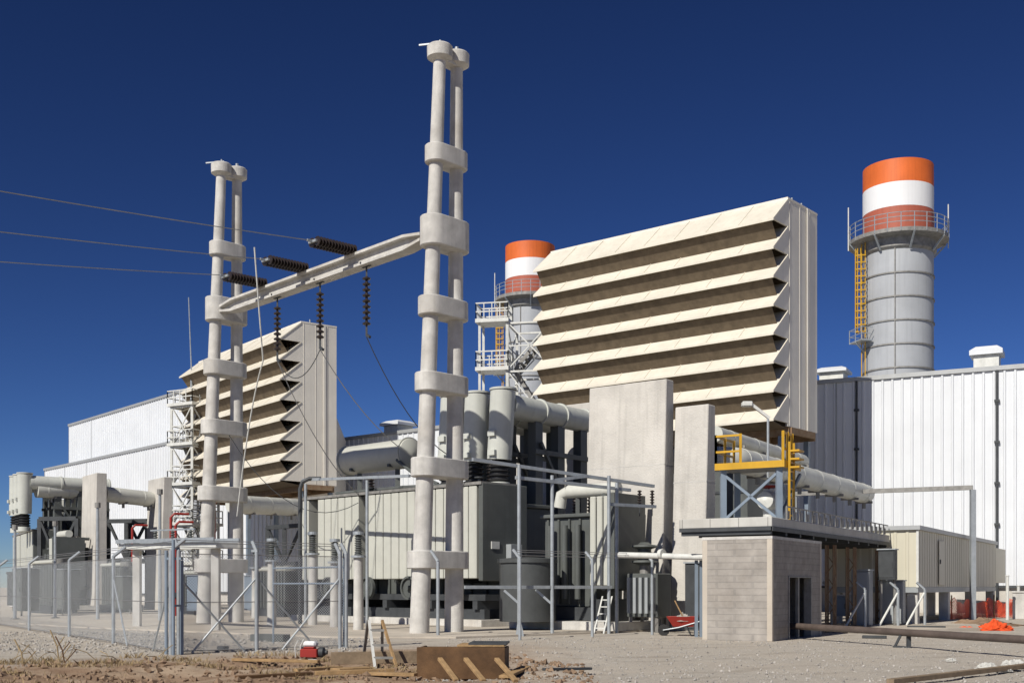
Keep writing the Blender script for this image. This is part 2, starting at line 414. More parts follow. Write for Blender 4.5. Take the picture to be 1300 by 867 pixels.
for i, s in enumerate((.248, .467, .69)):
    b0 = BR.lerp(BL, s) + up * -.30; p1 = b0 + up * -2.25
    r = thing('suspension_insulator', ['hanging black disc insulator string against open sky', 'hanging disc insulator string over the louvred house side wall', 'hanging disc insulator string over the louvred house top hood'][i], 'insulator', b0, 0, 'hanging insulators under the beam')
    m = MB(); disc_string(m, b0 - up * .35, p1, 9, .16); m.build('disc_string', M['insul'], r, smooth=True)
    m = MB(); m.bar(b0 + up * .03, b0 - up * .36, .06); m.bar(b0 - bd * .25 + up * .02, b0 + bd * .25 + up * .02, .09, .05); m.bar(b0 + bn*.3 + up * .1, b0 - bn*.3 + up * .1, .06)
    m.build('hanger', M['dark'], r)
    m = MB(); m.bar(p1, p1 - up * .3, .07); m.bar(p1 - up * .3, p1 - up * .42 + bd * -.22, .09); m.build('clamp', M['dark'], r)
    hang.append(p1 - up * .38)
def cable(pts, label, r=.018, m_='wire', name='dropper_cable', cat='cable'):
    m = MB(); m.tube(pts, r, 6); return tag(m.build(name, M[m_], smooth=True), label, cat, 'dropper cables')
cable(sag(hang[0], P(604, 588, 47.5), 1.2), 'thin dropper from the sky backed insulator to the bus duct boots', m_='dark')
cable(sag(hang[1], P(596, 596, 49.5), 1.4), 'long dropper crossing behind the tall tower from the middle hanging insulator')
cable(sag(hang[2], P(470, 640, 53), .8), 'dropper slanting over the far louvres to the radiators')
cable(sag(hang[1], hang[2], .9), 'slack jumper joining two hanging insulators', m_='dark')
cable(sag(P(323, 314, 44.5), P(334, 458, 46), .05) + sag(P(334, 458, 46), P(301, 655, 49), -.75)[1:], 'pale cable dropping from the top overhead line past the far louvres', .03, 'galv_light')
cable(sag(P(262, 500, 52), P(455, 638, 52), 2.2), 'sagging dark cable from the far tower to the radiator post', m_='dark')

# ------------------------------------------------------------------ filter houses
def filter_house(F, W, D, zt, zb, n, label):
    r = thing('filter_house', label, 'air intake house', F(0, 0, 0), 0, 'louvred air intake houses')
    pit = (zt - zb - .15) / n; lip = 1.8
    outline = [(D, zb), (D, zt), (0, zt)]
    for i in range(n):
        z1 = zt - pit * (i + 1) + .06
        outline += [(-lip, z1), (0, z1 - .02)]
    outline += [(0, zb)]
    outline = outline[:-1] if abs(outline[-1][1] - outline[-2][1]) < .02 else outline
    for u0 in (0, W - .12):
        m = MB(); m.prism([F(u0, w, z) for w, z in outline], F.a * .12); m.build('side_panel', M['cream_side'], r)
    for i in range(n):
        z0 = zt - pit * i - (.0 if i == 0 else -.02); z1 = zt - pit * (i + 1) + .06
        m = MB(); t = .07
        m.prism([F(-.05, w, z) for w, z in ((.0, z0 + .02), (-lip - .02, z1 + .02), (-lip - .02, z1 - .10), (-lip + .04, z1 - .10), (-lip + .05, z1 - .01), (.0, z0 - t))], F.a * (W + .1))
        sl_ = V((0, 0, 0)); nrm = (F.b * -(z0 - z1) + up * (lip)).normalized()
        for k in range(1, 8):
            u = W * k / 8; p0 = F(u, -.05, z0 - .01); p1 = F(u, -lip, z1 + .04); m.bar(p0 + nrm * .012, p1 + nrm * .012, .05, .035, up=nrm)
        m.build('louvre_hood', M['cream'], r)
    for i in range(n):
        z1 = zt - pit * (i + 1) + .06
        w2, z2 = (-lip * .59, z1 - pit * .59 + .06) if i < n - 1 else (.04, z1 - .3)
        m = MB(); m.prism([F(.13, w, z) for w, z in ((-lip + .12, z1 - .03), (w2, z2), (w2, z2 - .03), (-lip + .12, z1 - .06))], F.a * (W - .26)); m.build('hood_shade_screen', M['filter'], r)  # brown screen added over each hood gap to deepen its shade
    m = MB(); m.box(F, .12, W - .12, .06, .3, zb + .05, zt - .08); m.build('filter_bank', M['filter'], r)
    m = MB()
    for k in range(1, 9):
        u = W * k / 9; m.box(F, u - .05, u + .05, -.08, .06, zb + .1, zt - .4)
    m.build_each('louvre_bracket', M['filter'], r)
    m = MB(); m.box(F, -.02, W + .02, -.0, D + .02, zt + .003, zt + .12); m.build('roof', M['cream_side'], r)
    m = MB(); m.box(F, .13, W - .13, D - .1, D - .002, zb, zt - .003); m.build('back_wall', M['cream_side'], r)
    m = MB(); m.box(F, .13, W - .13, .01, D - .12, zb - .02, zb + .04); m.build('floor_plate', M['rust'], r)
    m = MB()
    for w in [D * k / 3 + .25 for k in range(0, 3)]:
        m.box(F, -.02, -.003, w - .015, w + .015, zb + .05, zt - .02)
    m.box(F, -.08, -.036, D * .62, D * .68, zb - .05, zt + .05)
    m.build_each('side_seam', M['cream_side'], r)
    m = MB()
    for w in (.25, D - .3):
        m.box(F, 0, W, w - .1, w + .1, zb - .5, zb - .021)
    for k in range(7):
        u = W * k / 6; m.box(F, u - .09, u + .09, .36, D - .41, zb - .4, zb - .022)
    m.build_each('support_beam', M['rust'], r)
    for u in (.5, W / 2, W - .5):
        for w in (.25, D - .3):
            m = MB(); m.box(F, u - .15, u + .15, w - .15, w + .15, 0, zb - .501); m.build('support_leg', M['bluegrey'], r)
    m = MB(); p = [F(W * .15, D + .03, zt - 3), F(W * .85, D + .03, zt - 3), F(W * .85, D + .03, zb + .3), F(W * .15, D + .03, zb + .3)]
    q = [F(W * .3, D + 4.2, zt - 8), F(W * .7, D + 4.2, zt - 8), F(W * .7, D + 4.2, zb - 1), F(W * .3, D + 4.2, zb - 1)]
    m.hexa(p + q); m.build('transition_duct', M['cream_side'], r)
    m = MB()
    for w in (D*.3, D*.62): m.cyl(F(.3, w, zt + .1), F(.3, w, zt + .42), .05)
    m.build_each('roof_lug', M['galv'], r)
    return r
filter_house(FR, 16.9, 3.85, 23.6, 10.75, 8, 'huge cream louvred air intake house towering over the concrete fire wall')
filter_house(FL, 20.3, 3.1, 22.05, 9.6, 8, 'far cream louvred air intake house behind the smaller looking gantry tower')

# ------------------------------------------------------------------ halls with ribbed cladding
def ribbed(mb, F, u0, u1, w, z0, z1, pitch=.62, d=.085):
    """trapezoid sheet, ribs standing out of the facade"""
    k = u0; prof = []
    while k < u1 - 1e-6:
        e = min(k + pitch, u1)
        prof += [(k, 0), (min(k + pitch * .68, e), 0), (min(k + pitch * .76, e), -d), (min(k + pitch * .92, e), -d)]
        k += pitch
    prof.append((u1, 0))
    vs = [F(u, w + q, z) for z in (z0, z1) for u, q in prof]; n = len(prof)
    mb.add(vs, [(i, i + 1, n + i + 1, n + i) for i in range(n - 1)])
def ribbed_w(mb, F, u, w0, w1, z0, z1, s, pitch=.62, d=.085):
    F2 = Frame(F(u, 0, 0), F.deg - 90 * 1)
    F2.a = F.b.copy(); F2.b = -F.a * s * -1
    ribbed(mb, F2, w0, w1, 0, z0, z1, pitch, d)
def hall(F, u0, u1, depth, z0, z1, label, name='turbine_hall', pipes=(), seams=()):
    r = thing(name, label, 'industrial hall', F((u0 + u1) / 2, 0, 0), 0, 'white clad plant halls')
    m = MB(); m.box(F, u0 + .03, u1 - .03, .06, depth, z0 + .02, z1 - .1)
    ribbed(m, F, u0, u1, 0, z0, z1)
    ribbed_w(m, F, u0, 0, depth, z0, z1, -1); ribbed_w(m, F, u1, 0, depth, z0, z1, 1)
    m.build('cladding', M['white'], r)
    m = MB(); m.box(F, u0 - .12, u1 + .12, -.16, depth + .1, z1 + .002, z1 + .28); m.build('roof_trim', M['trim'], r)
    if z0 > .3:
        m = MB(); m.box(F, u0 + .1, u1 - .1, .12, depth - .1, 0, z0 + .015); m.build('base_wall', M['firewall'], r)
        m = MB(); m.box(F, u0 - .05, u1 + .05, -.1, .1, z0 - .16, z0 - .002); m.build('drip_edge', M['dark'], r)
    for u in pipes:
        m = MB(); m.cyl(F(u, -.16, z0 - 1.), F(u, -.16, z1), .075, n=10)
        z = z0 + 1.2
        while z < z1 - .5:
            m.box(F, u - .16, u + .16, -.24, -.06, z, z + .14); z += 2.6
        m.build('downpipe', M['dark'], r, smooth=True)
    for u in seams:
        m = MB(); m.box(F, u - .04, u + .04, -.11, -.088, z0 + .02, z1 - .02); m.build('panel_seam', M['trim'], r)
    return r
def wall_u(F, px):                                # distance along a facade where it shows at photo column px
    k = (px - 650) / F_PX
    return (F.o.x - k * F.o.y) / (k * F.a.y - F.a.x)
FH = Frame((23.87, 77.3), 27)
hall(FH, -26, 18, 24, 1.75, 15.35, 'large white ribbed hall with louvre house shadow and dark downpipes', pipes=(wall_u(FH, 1266), wall_u(FH, 1088)), seams=(wall_u(FH, 1062),))
FM = Frame((-9.46, 97.9), 41)
hall(FM, -14, 30, 22, 1.2, 14.5, 'middle white hall seen between louvred house and tall tower', pipes=(wall_u(FM, 566),))
FU = Frame(P(88, 540, 150).xy, 50)
hall(FU, -36, 0, 8, 1.0, 22.3, 'upper tier of the far white hall stepping above its lower roof', seams=(-8,))
FW = Frame(P(57, 596, 146).xy, 49)
hall(FW, -40, 0, 3.2, 1.0, 16.2, 'lower front tier of the far white hall with dark roof edge', seams=(-7, -14))
def roof_vent(F, u, w, zr, s, h, label):
    r = thing('roof_vent', label, 'roof vent', F(u, w, zr), 0, 'roof ventilators')
    m = MB(); m.box(F, u - s * .38, u + s * .38, w - s * .38, w + s * .38, zr, zr + h * .62); m.build('vent_box', M['galv_light'], r)
    m = MB(); z = zr + h * .62; m.hexa([F(u + a * s * .5, w + b * s * .5, z + .02) for a, b in ((-1, -1), (1, -1), (1, 1), (-1, 1))] + [F(u + a * s * .5, w + b * s * .5, z + h * .2) for a, b in ((-1, -1), (1, -1), (1, 1), (-1, 1))])
    m.hexa([F(u + a * s * .5, w + b * s * .5, z + h * .2 + .002) for a, b in ((-1, -1), (1, -1), (1, 1), (-1, 1))] + [F(u + a * s * .32, w + b * s * .32, z + h * .38) for a, b in ((-1, -1), (1, -1), (1, 1), (-1, 1))])
    m.build('vent_cap', M['white'], r)
roof_vent(FH, wall_u(FH, 1250), 1.8, 15.63, 2.0, 1.55, 'square roof vent with white cap near the hall downpipe')
roof_vent(FH, wall_u(FH, 1052), 1.6, 15.63, 2.1, 1.0, 'low white roof vent just beside the big louvre house')
roof_vent(FM, wall_u(FM, 484), 2.0, 14.78, 2.3, 1.2, 'white capped vent on the middle hall roof')

# ------------------------------------------------------------------ stacks
def chimney(c, r_, zt, label, detail=True):
    c = V((c[0], c[1], 0)); k = r_ / 3.
    r = thing('exhaust_stack', label, 'chimney', c, 0, 'orange and white banded chimneys')
    zp = zt - 6.3 * k
    def band(nm, z0, z1, m_, dr=0):
        m = MB(); m.lathe(c, [(r_ + dr, z0), (r_ + dr, z1)], 48, caps=False); m.build(nm, M[m_], r, smooth=True)
    band('grey_shaft', 0, zp, 'stack'); band('red_band', zp, zt - 4.1 * k, 'red_dull'); band('white_band', zt - 4.1 * k, zt - 2.0 * k, 'stack_white', .01)
    m = MB(); m.lathe(c, [(r_, zt - 2.0 * k), (r_, zt), (r_ - .15, zt), (r_ - .15, zt - 3)], 48, caps=False); m.build('orange_band', M['orange'], r, smooth=True)
    m = MB()
    z = zp - 3.6 * k
    while z > 8: m.lathe(c, [(r_ - .02, z), (r_ + .09, z), (r_ + .09, z + .12), (r_ - .02, z + .12)], 48, caps=False); z -= 2.05 * k
    m.build_each('stiffener_ring', M['steel'], r, smooth=True)
    R2 = 4.25 * k
    m = MB(); m.lathe(c, [(r_ + .02, zp - 1.5 * k), (r_ + .25, zp - 1.3 * k), (r_ + .25, zp - .5), (R2, zp - .35), (R2, zp - .02), (r_ + .02, zp - .02)], 48, caps=False); m.build('platform', M['steel'], r)
    m = MB()
    for i in range(24):
        t = 2 * math.pi * i / 24; q = c + V((math.cos(t), math.sin(t), 0)) * R2
        m.bar(q + up * (zp - .3), q + up * (zp + 1.25), .06)
        if i % 3 == 0: m.bar(c + V((math.cos(t), math.sin(t), 0)) * (r_ + .2) + up * (zp - 1.5 * k), q + up * (zp - .36), .14)
    for h in (.45, .85, 1.22):
        m.tube([c + V((math.cos(2 * math.pi * i / 36) * R2, math.sin(2 * math.pi * i / 36) * R2, zp + h)) for i in range(37)], .035, 5)
    m.build('platform_railing', M['galv'], r)
    m = MB()
    for t in (-.12, .45, 3.05):
        q = c + V((math.cos(t), math.sin(t), 0)) * (R2 + .05); m.cyl(q + up * (zp - .8), q + up * (zp + 3.0), .05, n=6)
    m.build_each('antenna_rod', M['galv_light'], r)
    t = math.radians(193); d = V((math.cos(t), math.sin(t), 0)); q = c + d * (r_ + .38); sd = V((-d.y, d.x, 0))
    m = MB()
    for s in (-1, 1):
        m.bar(q + sd * .3 * s + up * 9, q + sd * .3 * s + up * (zp - .4), .07)
    z = zp - 8.3 * k
    while z < zp - 1.2:
        pts = [q + sd * .42 * math.cos(a) + d * .75 * math.sin(a) + up * z for a in [math.pi * i / 6 for i in range(7)]]
        for a_, b_ in zip(pts, pts[1:]): m.bar(a_, b_, .05, .09)
        z += .6
    for a in (.2, .35, .5, .65, .8):
        p = q + sd * .42 * math.cos(math.pi * a) + d * .75 * math.sin(math.pi * a); m.bar(p + up * (zp - 8.3 * k), p + up * (zp - 1.), .06)
    m.build('ladder_cage', M['yellow'], r)
    m = MB(); zz = zp - 9.2 * k
    e = [c + d * (r_ + .05) + sd * -1.0, c + d * (r_ + 1.15) + sd * -1.0, c + d * (r_ + 1.15) + sd * 1.0, c + d * (r_ + .05) + sd * 1.0]
    m.hexa([p + up * zz for p in e] + [p + up * (zz + .12) for p in e])
    for p in e[1:3] + [c + d * (r_ + 1.15)]: m.bar(p + up * zz, p + up * (zz + 1.2), .06)
    for h in (.6, 1.15): m.bar(e[1] + up * (zz + h), e[2] + up * (zz + h), .05); m.bar(e[0] + up * (zz + h), e[1] + up * (zz + h), .05); m.bar(e[2] + up * (zz + h), e[3] + up * (zz + h), .05)
    m.bar(c + d * (r_ - .1) + up * (zz - 1.2), e[1].lerp(e[2], .5) + up * zz, .12); m.build('rest_platform', M['galv'], r)
    m = MB(); t2 = math.radians(247); d2 = V((math.cos(t2), math.sin(t2), 0)); m.cyl(c + d2 * (r_ + .05) + up * 5, c + d2 * (r_ + .05) + up * (zp - 1.4 * k), .05, n=6); m.build('cable_conduit', M['steel'], r)
    return r
c1 = P(1140, 745, 102); chimney(c1.xy, 2.96, 38.15, 'tall banded chimney with round platform rising behind the white hall')
c2 = P(673, 745, 128); chimney(c2.xy, 2.72, 38.9, 'orange topped chimney half hidden behind the big louvre house')

# ------------------------------------------------------------------ stair towers
def stair_tower(F, u0, u1, w1, zt, levels, label, rail_h=1.15, land=None):
    la, lb, lw = land or (u0 - .3, u1 + .3, w1)
    r = thing('stair_tower', label, 'steel tower', F((u0 + u1) / 2, w1 / 2, 0), 0, 'open steel stair towers')
    cs = [(u0, 0), (u1, 0), (u1, w1), (u0, w1)]
    for u, w in cs:
        m = MB(); m.bar(F(u, w, 0), F(u, w, zt), .2); m.build('post', M['galv_light'], r)
    m = MB(); k = 0
    for z0, z1 in zip(levels, levels[1:] + [zt]):
        for (ua, wa), (ub, wb) in zip(cs, cs[1:] + cs[:1]):
            m.bar(F(ua, wa, z1 - .1), F(ub, wb, z1 - .1), .12)
            m.bar(F(ua, wa, z0), F(ub, wb, z1), .08); m.bar(F(ub, wb, z0), F(ua, wa, z1), .08)
            m.bar(F(ua, wa, (z0 + z1) / 2), F(ub, wb, (z0 + z1) / 2), .08)
    if land:
        for w in (0, lw): m.bar(F(lb - .25, w, 0), F(lb - .25, w, zt), .17)
        for z0, z1 in zip(levels, levels[1:]): m.bar(F(u1, 0, z0), F(lb - .25, 0, z0 + 1.4), .07)
    m.build('bracing', M['galv_light'], r)
    for i, z in enumerate(levels[1:] + [zt]):
        m = MB(); m.box(F, la, lb, -.3, lw + .3, z, z + .26)
        m.build('landing', M['galv_light'], r)
        m = MB(); loop = [(la + .05, -.25), (lb - .05, -.25), (lb - .05, lw + .25), (la + .05, lw + .25)]
        for (ua, wa), (ub, wb) in zip(loop, loop[1:] + loop[:1]):
            for h in (.55, rail_h): m.bar(F(ua, wa, z + .2 + h), F(ub, wb, z + .2 + h), .08)
            n = 4
            for q in range(n + 1):
                p = F(ua, wa, z + .2).lerp(F(ub, wb, z + .2), q / n); m.bar(p, p + up * rail_h, .07)
        m.build('railing', M['galv_light'], r)
    for i, (z0, z1) in enumerate(zip(levels, levels[1:] + [zt])):
        m = MB(); a, b = (u0 + .3, u1 - .3) if i % 2 else (u1 - .3, u0 + .3)
        for w in (w1 * .35, w1 * .75): m.bar(F(a, w, z0 + .2), F(b, w, z1 + .1), .06, .25)
        for q in range(10):
            t = (q + .5) / 10; m.box(Frame(F(a + (b - a) * t, 0, 0), F.deg), -.13, .13, w1 * .36, w1 * .74, z0 + .2 + (z1 - z0) * t, z0 + .24 + (z1 - z0) * t)
        m.build('stair_flight', M['steel'], r)
    return r
q = P(650, 745, 82); FS = Frame(q.xy, 12)
stair_tower(FS, -2.9, .35, 3.4, 20.3, [0, 4.2, 8.4, 12.6, 16.9], 'white railed steel stair tower beside the half hidden chimney', land=(.2, 2.6, 1.2))
q = P(224, 745, 103); FS2 = Frame(q.xy, 30)
stair_tower(FS2, -1.9, .6, 3.2, 17.6, [0, 3.6, 7.1, 10.6, 14.1], 'open steel stair tower against the far white hall')
def mast(p, z0, z1, label):
    r = thing('lightning_rod', label, 'lightning rod', V((p.x, p.y, z0)), 0)
    m = MB(); m.cyl(V((p.x, p.y, z0)), V((p.x, p.y, z0 + (z1 - z0) * .3)), .11, .09, 8); m.cyl(V((p.x, p.y, z0 + (z1 - z0) * .3)), V((p.x - .25, p.y, z1)), .06, .045, 6); m.build('rod', M['galv'], r, smooth=True)
    m = MB(); m.cyl(V((p.x, p.y, z0)), V((p.x, p.y, z0 + .5)), .2, n=8); m.build('rod_base', M['dark'], r)
mast(FS2(-.3, 1.5, 0), 17.83, 27.5, 'slim grey lightning rod standing on the far stair tower')
r = thing('floodlight_pole', 'white slanted floodlight arm on a pole in front of the big louvre house', 'lamp', P(975, 655, 42))
m = MB(); m.cyl(V((*P(975, 0, 42).xy, 3.85)), P(975, 530, 42), .045, n=8); m.build('pole', M['galv'], r)
m = MB(); m.bar(P(977, 531, 42), P(951, 511, 42), .12, .1); m.build('arm', M['galv_light'], r)
m = MB(); m.hexa([P(953, 512, 42) + V((a, b, c)) for c in (-.12, .06) for a, b in ((-.32, -.15), (.05, -.15), (.05, .15), (-.32, .15))]); m.build('lamp_head', M['galv_light'], r, bevel=.03)

# ------------------------------------------------------------------ concrete fire walls
def firewall(o, deg, L, zt, label, tt=.55, tb=.95):
    F = Frame(o, deg)
    r = thing('fire_wall', label, 'concrete wall', F(L / 2, 0, 0), 0, 'concrete fire walls between transformers')
    m = MB()
    m.hexa([F(0, 0, 0), F(L, 0, 0), F(L, tb, 0), F(0, tb, 0), F(0, tb - tt, zt), F(L, tb - tt, zt), F(L, tb, zt), F(0, tb, zt)])
    m.build('wall_body', M['firewall'], r, bevel=.03)
    m = MB()
    for z in (zt * .33, zt * .66):
        y = (tb - tt) * z / zt; m.hexa([F(u, w, z + d) for d in (-.015, .015) for u, w in ((-.004, y - .004), (L + .004, y - .004), (L + .004, tb + .004), (-.004, tb + .004))])
    m.build_each('pour_joint', M['concrete'], r)
    return r
firewall((5.65, 44.2), 38, 3.55, 9.6, 'broad pale concrete fire wall in front of the big louvre house')
firewall((7.1, 43.3), 38, 1.42, 8.5, 'second fire wall set back, between broad wall and yellow platform')
firewall((3.9, 54.6), 38, 5.0, 10.4, 'pale fire wall seen between the dark bus duct legs')
q = P(119, 745, 81); firewall((q.x, q.y), 54, 3.4, 9.6, 'far fire wall with pale face beneath the far white hall', .7, .9)
q = P(203, 745, 84); firewall((q.x, q.y), 54, 3.4, 9.6, 'slim far fire wall beside the far stair tower', .6, .9)

# ------------------------------------------------------------------ transformers
FT = Frame((-1.43, 47), 45)
def radiator(F, u0, u1, w0, w1, z0, z1, parent, nf=None):
    nf = nf or max(3, int((u1 - u0) / .5)); m = MB()
    st = (u1 - u0) / nf
    for i in range(nf):
        a = u0 + st * i + .02; b = u0 + st * (i + 1) - .03
        m.box(F, a, b, w0, w1, z0, z1)
    for z in (z0 + .1, z1 - .22): m.box(F, u0 + .05, u1 - .05, w0 + .12, w1 - .1, z, z + .12)
    o = m.build('radiator', M['radiator'], parent, bevel=.03)
    m = MB()
    for z in (z0 + .25, z1 - .25): m.cyl(F((u0 + u1) / 2, w0 + .3, z + .28 if z > 4 else z - .33), F((u0 + u1) / 2, w1 + .6, z + .28 if z > 4 else z - .33), .11, n=10)
    m.build_each('header_pipe', M['tank'], o)
    return o
def bushing(p0, p1, r0, parent, n=9, nm='bushing'):
    m = MB(); disc_string(m, p0, p1, n, r0, r0 * .55); return m.build(nm, M['insul'], parent, smooth=True)
def make_transformer(label):
    F = FT; r = thing('power_transformer', label, 'transformer', F(5.5, 2, 0), 0, 'main power transformers')
    m = MB(); m.box(F, .2, 12.9, 1.9, 4.6, 1.1, 5.0); m.box(F, .05, 13.05, 1.75, 4.75, 5.003, 5.16)
    for k in range(12): m.box(F, .4 + k * .92, .55 + k * .92, 1.78, 1.898, 1.2, 4.9)
    m.build('tank', M['tank'], r, bevel=.03)
    radiator(F, .0, 3.55, 0, 1.5, 2.0, 5.75, r); radiator(F, 3.85, 7.1, 0, 1.5, 2.0, 5.75, r); radiator(F, 7.75, 10.9, 0, 1.5, 2.0, 5.75, r); radiator(F, 11.6, 12.3, 0, 1.5, 2.0, 5.75, r, 2)
    m = MB(); m.box(F, -.32, -.08, .02, 2.6, 1.9, 5.85); m.build('end_panel', M['tank'], r, bevel=.03)
    m = MB(); m.box(F, -.3, 12.4, -.04, 2.2, 5.78, 5.9); m.build('top_rail', M['steel'], r)
    m = MB()
    for w in (.4, 1.5, 3, 4.2): m.box(F, -.2, 11.6, w - .15, w + .15, .35, .75)
    for u in (.2, 3, 6, 9, 11.2): m.box(F, u - .14, u + .14, .1, 4.7, .752, 1.09)
    m.box(F, -.2, 12.3, .3, 1.3, 1.1, 1.35); m.build('skid', M['dark'], r)
    m = MB(); m.box(F, -.6, 12.6, -.3, 5.2, .07, .34); m.build_each('plinth', M['concrete'], r)
    for k in range(4):
        o = V(F(1.2 + 2.9 * k, -.02, 1.62)); m = MB()
        m.lathe(o, [(.5, -.0), (.5, .16), (.42, .16), (.42, .06), (.12, .06), (.1, .2)], 20, axis=F.b * -1); m.build('cooling_fan', M['tank'], r, smooth=True)
    a, b = F(7.9, 3.2, 7.95), F(12.8, 3.2, 7.95); m = MB(); d = b - a
    m.lathe(a, [(.0, -.18), (.4, -.15), (.68, 0), (.70, .05), (.70, d.length - .05), (.68, d.length), (.4, d.length + .15), (.0, d.length + .18)], 28, axis=d, caps=False); cz = m.build('conservator', M['radiator'], r, smooth=True)
    m = MB()
    for t in (.02, .98):
        p = a.lerp(b, t); m.lathe(p, [(.705, -.04), (.76, -.04), (.76, .04), (.705, .04)], 28, axis=d, caps=False)
    e = b + d.normalized() * .16; m.lathe(e, [(.3, -.03), (.3, .05), (.01, .05)], 18, axis=d)
    m.build_each('flange', M['radiator'], cz, smooth=True)
    m = MB()
    for t in (.2, .8):
        p = a.lerp(b, t); m.bar(p - up * .5, V((p.x, p.y, 5.1)), .22); m.bar(p - up * .55 + F.b * .6, p - up * .55 - F.b * .6, .14)
    m.build_each('conservator_bracket', M['tank'], r)
    m = MB(); m.tube([F(5.2, 2.6, 5.1), F(5.2, 2.5, 6.3), F(6.8, 2.45, 6.85), F(8.2, 2.6, 7.6)], .08, 8); m.tube([F(1.2, 1.2, 5.95), F(6, 1.2, 6.1), F(11, 1.2, 6.1)], .09, 8); m.build_each('oil_pipe', M['tank'], r, smooth=True)
    m = MB(); m.box(F, -.36, -.325, .5, .95, 3.2, 3.5); m.build('nameplate', M['galv_light'], r)
    m = MB(); m.box(F, -.62, -.325, 1.35, 2.0, 2.3, 3.4); jb = m.build('marshalling_box', M['cabinet'], r, bevel=.01)
    m = MB()
    for k in range(4): m.cyl(F(-.45, 1.42 + .15 * k, .76), F(-.45, 1.42 + .15 * k, 2.3), .03, n=6)
    m.build_each('conduit', M['galv'], r)
    for u in (.9, 4.6, 8.2): m = MB(); m.lathe(F(u, 1.0, 5.91), [(.06, 0), (.06, .25), (.2, .26), (.2, .31), (.04, .32)], 12); m.build('valve', M['dark'], r)
    for u in (1.4, 3.4, 10.2):
        p = F(u, 2.6 if u > 5 else 2.2, 5.16); m = MB(); m.cyl(p, p + up * .55, .3, .26, 14); bb = m.build('turret', M['tank'], r, smooth=True); bushing(p + up * .56, p + up * 1.7, .22, r, 8)
    return r
tr = make_transformer('long transformer with pale radiator banks behind the tall gantry tower')
dup(tr, 'far dark transformer behind the chain link fence and far fire wall', mtx=TWIN)

# second transformer beside the fire wall
FA = Frame(P(777, 745, 42.4).xy, 38)
def make_aux(label):
    F = FA; r = thing('unit_transformer', label, 'transformer', F(1.5, 1.2, 0), 0, 'smaller unit transformers')
    m = MB(); m.box(F, 1.3, 3.7, .9, 2.9, .9, 4.3); m.box(F, 1.15, 3.85, .75, 3.05, 4.303, 4.45)
    for k in range(5): m.box(F, 1.45 + k * .5, 1.55 + k * .5, .8, .898, 1, 4.25)
    m.build('tank', M['tank'], r, bevel=.03)
    radiator(F, .25, 1.15, .2, 2.2, 1.7, 5.0, r, 3)
    m = MB(); m.box(F, .0, .2, .15, 2.3, 1.6, 5.1); m.build('end_panel', M['tank'], r)
    m = MB(); m.box(F, 1.2, 3.8, .7, 3, .4, .89); m.box(F, .3, 1.1, .3, 2.1, .4, 1.2); m.build('skid', M['dark'], r)
    m = MB(); m.box(F, -.4, 4.6, -.2, 3.4, .07, .38); m.build_each('plinth', M['concrete'], r)
    m = MB(); a, b = F(.6, 1.4, 5.35), F(2.9, 1.4, 5.35); m.cyl(a, b, .26, n=18); m.tube([b, b + F.a * .35 - up * .12, b + F.a * .45 - up * .6], .24, 14); m.build('conservator', M['pipe_white'], r, smooth=True)
    m = MB(); m.bar(F(1.4, 1.4, 5.1), F(1.4, 1.4, 4.46), .15); m.bar(F(2.5, 1.4, 5.1), F(2.5, 1.4, 4.46), .15); m.build_each('conservator_bracket', M['tank'], r)
    m = MB(); c = F(3.1, -1.0, 0); m.lathe(c, [(1.05, .38), (1.05, 2.55), (1.12, 2.55), (1.12, 2.7), (.1, 2.78)], 28); m.build('oil_drum', M['drum'], r, smooth=True)
    for k in range(3): p = F(1.8 + .7 * k, 2.3, 4.46); bushing(p, p + up * .8, .16, r, 6)
    for u in (1.9, 2.5, 3.2):
        m = MB(); m.cyl(F(u, .55, 1.2), F(u, .55, 4.0), .12, n=10); m.build('riser_pipe', M['tank'], r, smooth=True)
    return r
ax = make_aux('smaller dark transformer with one pale cooler beside the broad fire wall')
dup(ax, 'far smaller transformer between the two far fire walls', mtx=TWIN)

# ---- isolated phase bus ducts
FB = Frame((-.37, 48.6), 37.2)
def make_bus(label, u, zt, L, W0):
    F = FB; r = thing('bus_duct', label, 'bus duct', F(u, W0, 5.3), 0, 'fat bus ducts rising from the transformers')
    R = .52; m = MB(); pts = [F(u + .2, W0, 6.97), F(u + .05, W0, zt - 1.0)]
    m.cyl(pts[0], F(u, W0, zt - .02), R, R * 1.02, 24); m.cyl(F(u, W0, zt - .02), F(u, W0, zt + .06), R * 1.1, n=24); m.build('riser', M['duct'], r, smooth=True)
    m = MB(); m.cyl(F(u, W0 + .3, zt - .62), F(u, W0 + L, zt - .62), R * .98, n=24)
    for s in (.42, .68, 1.): m.cyl(F(u, W0 + L * s - .06, zt - .62), F(u, W0 + L * s + .06, zt - .62), R * 1.1, n=24)
    m.build('run', M['duct'], r, smooth=True)
    m = MB(); disc_string(m, F(u + .2, W0, 6.03), F(u + .2, W0, 6.96), 5, .46, .36); m.build('boot', M['black'], r, smooth=True)
    m = MB(); m.cyl(F(u + .2, W0, 5.7), F(u + .2, W0, 6.02), .44, n=18); m.build('turret', M['duct'], r, smooth=True)
    m = MB()
    for z in (7.1, 7.9): m.box(Frame(F(u + .15, W0, 0), F.deg), -.18, .18, -R - .12, -R + .03, z, z + .22)
    m.build_each('inspection_cover', M['duct'], r)
    for s in (.38, .66, .96):
        m = MB(); m.bar(F(u, W0 + L * s, zt - 1.1), F(u, W0 + L * s, .1), .52, .42, up=F.a); m.build('support_leg', M['tank'], r)
    m = MB(); m.bar(F(u - .3, W0 + L * .38, zt - 2), F(u - .3, W0 + L * .66, zt - 4.2), .14); m.bar(F(u - .3, W0 + L * .3, zt - 2.4), F(u - .3, W0 + L, zt - 2.4), .14, .2); m.build('support_brace', M['tank'], r)
    return r
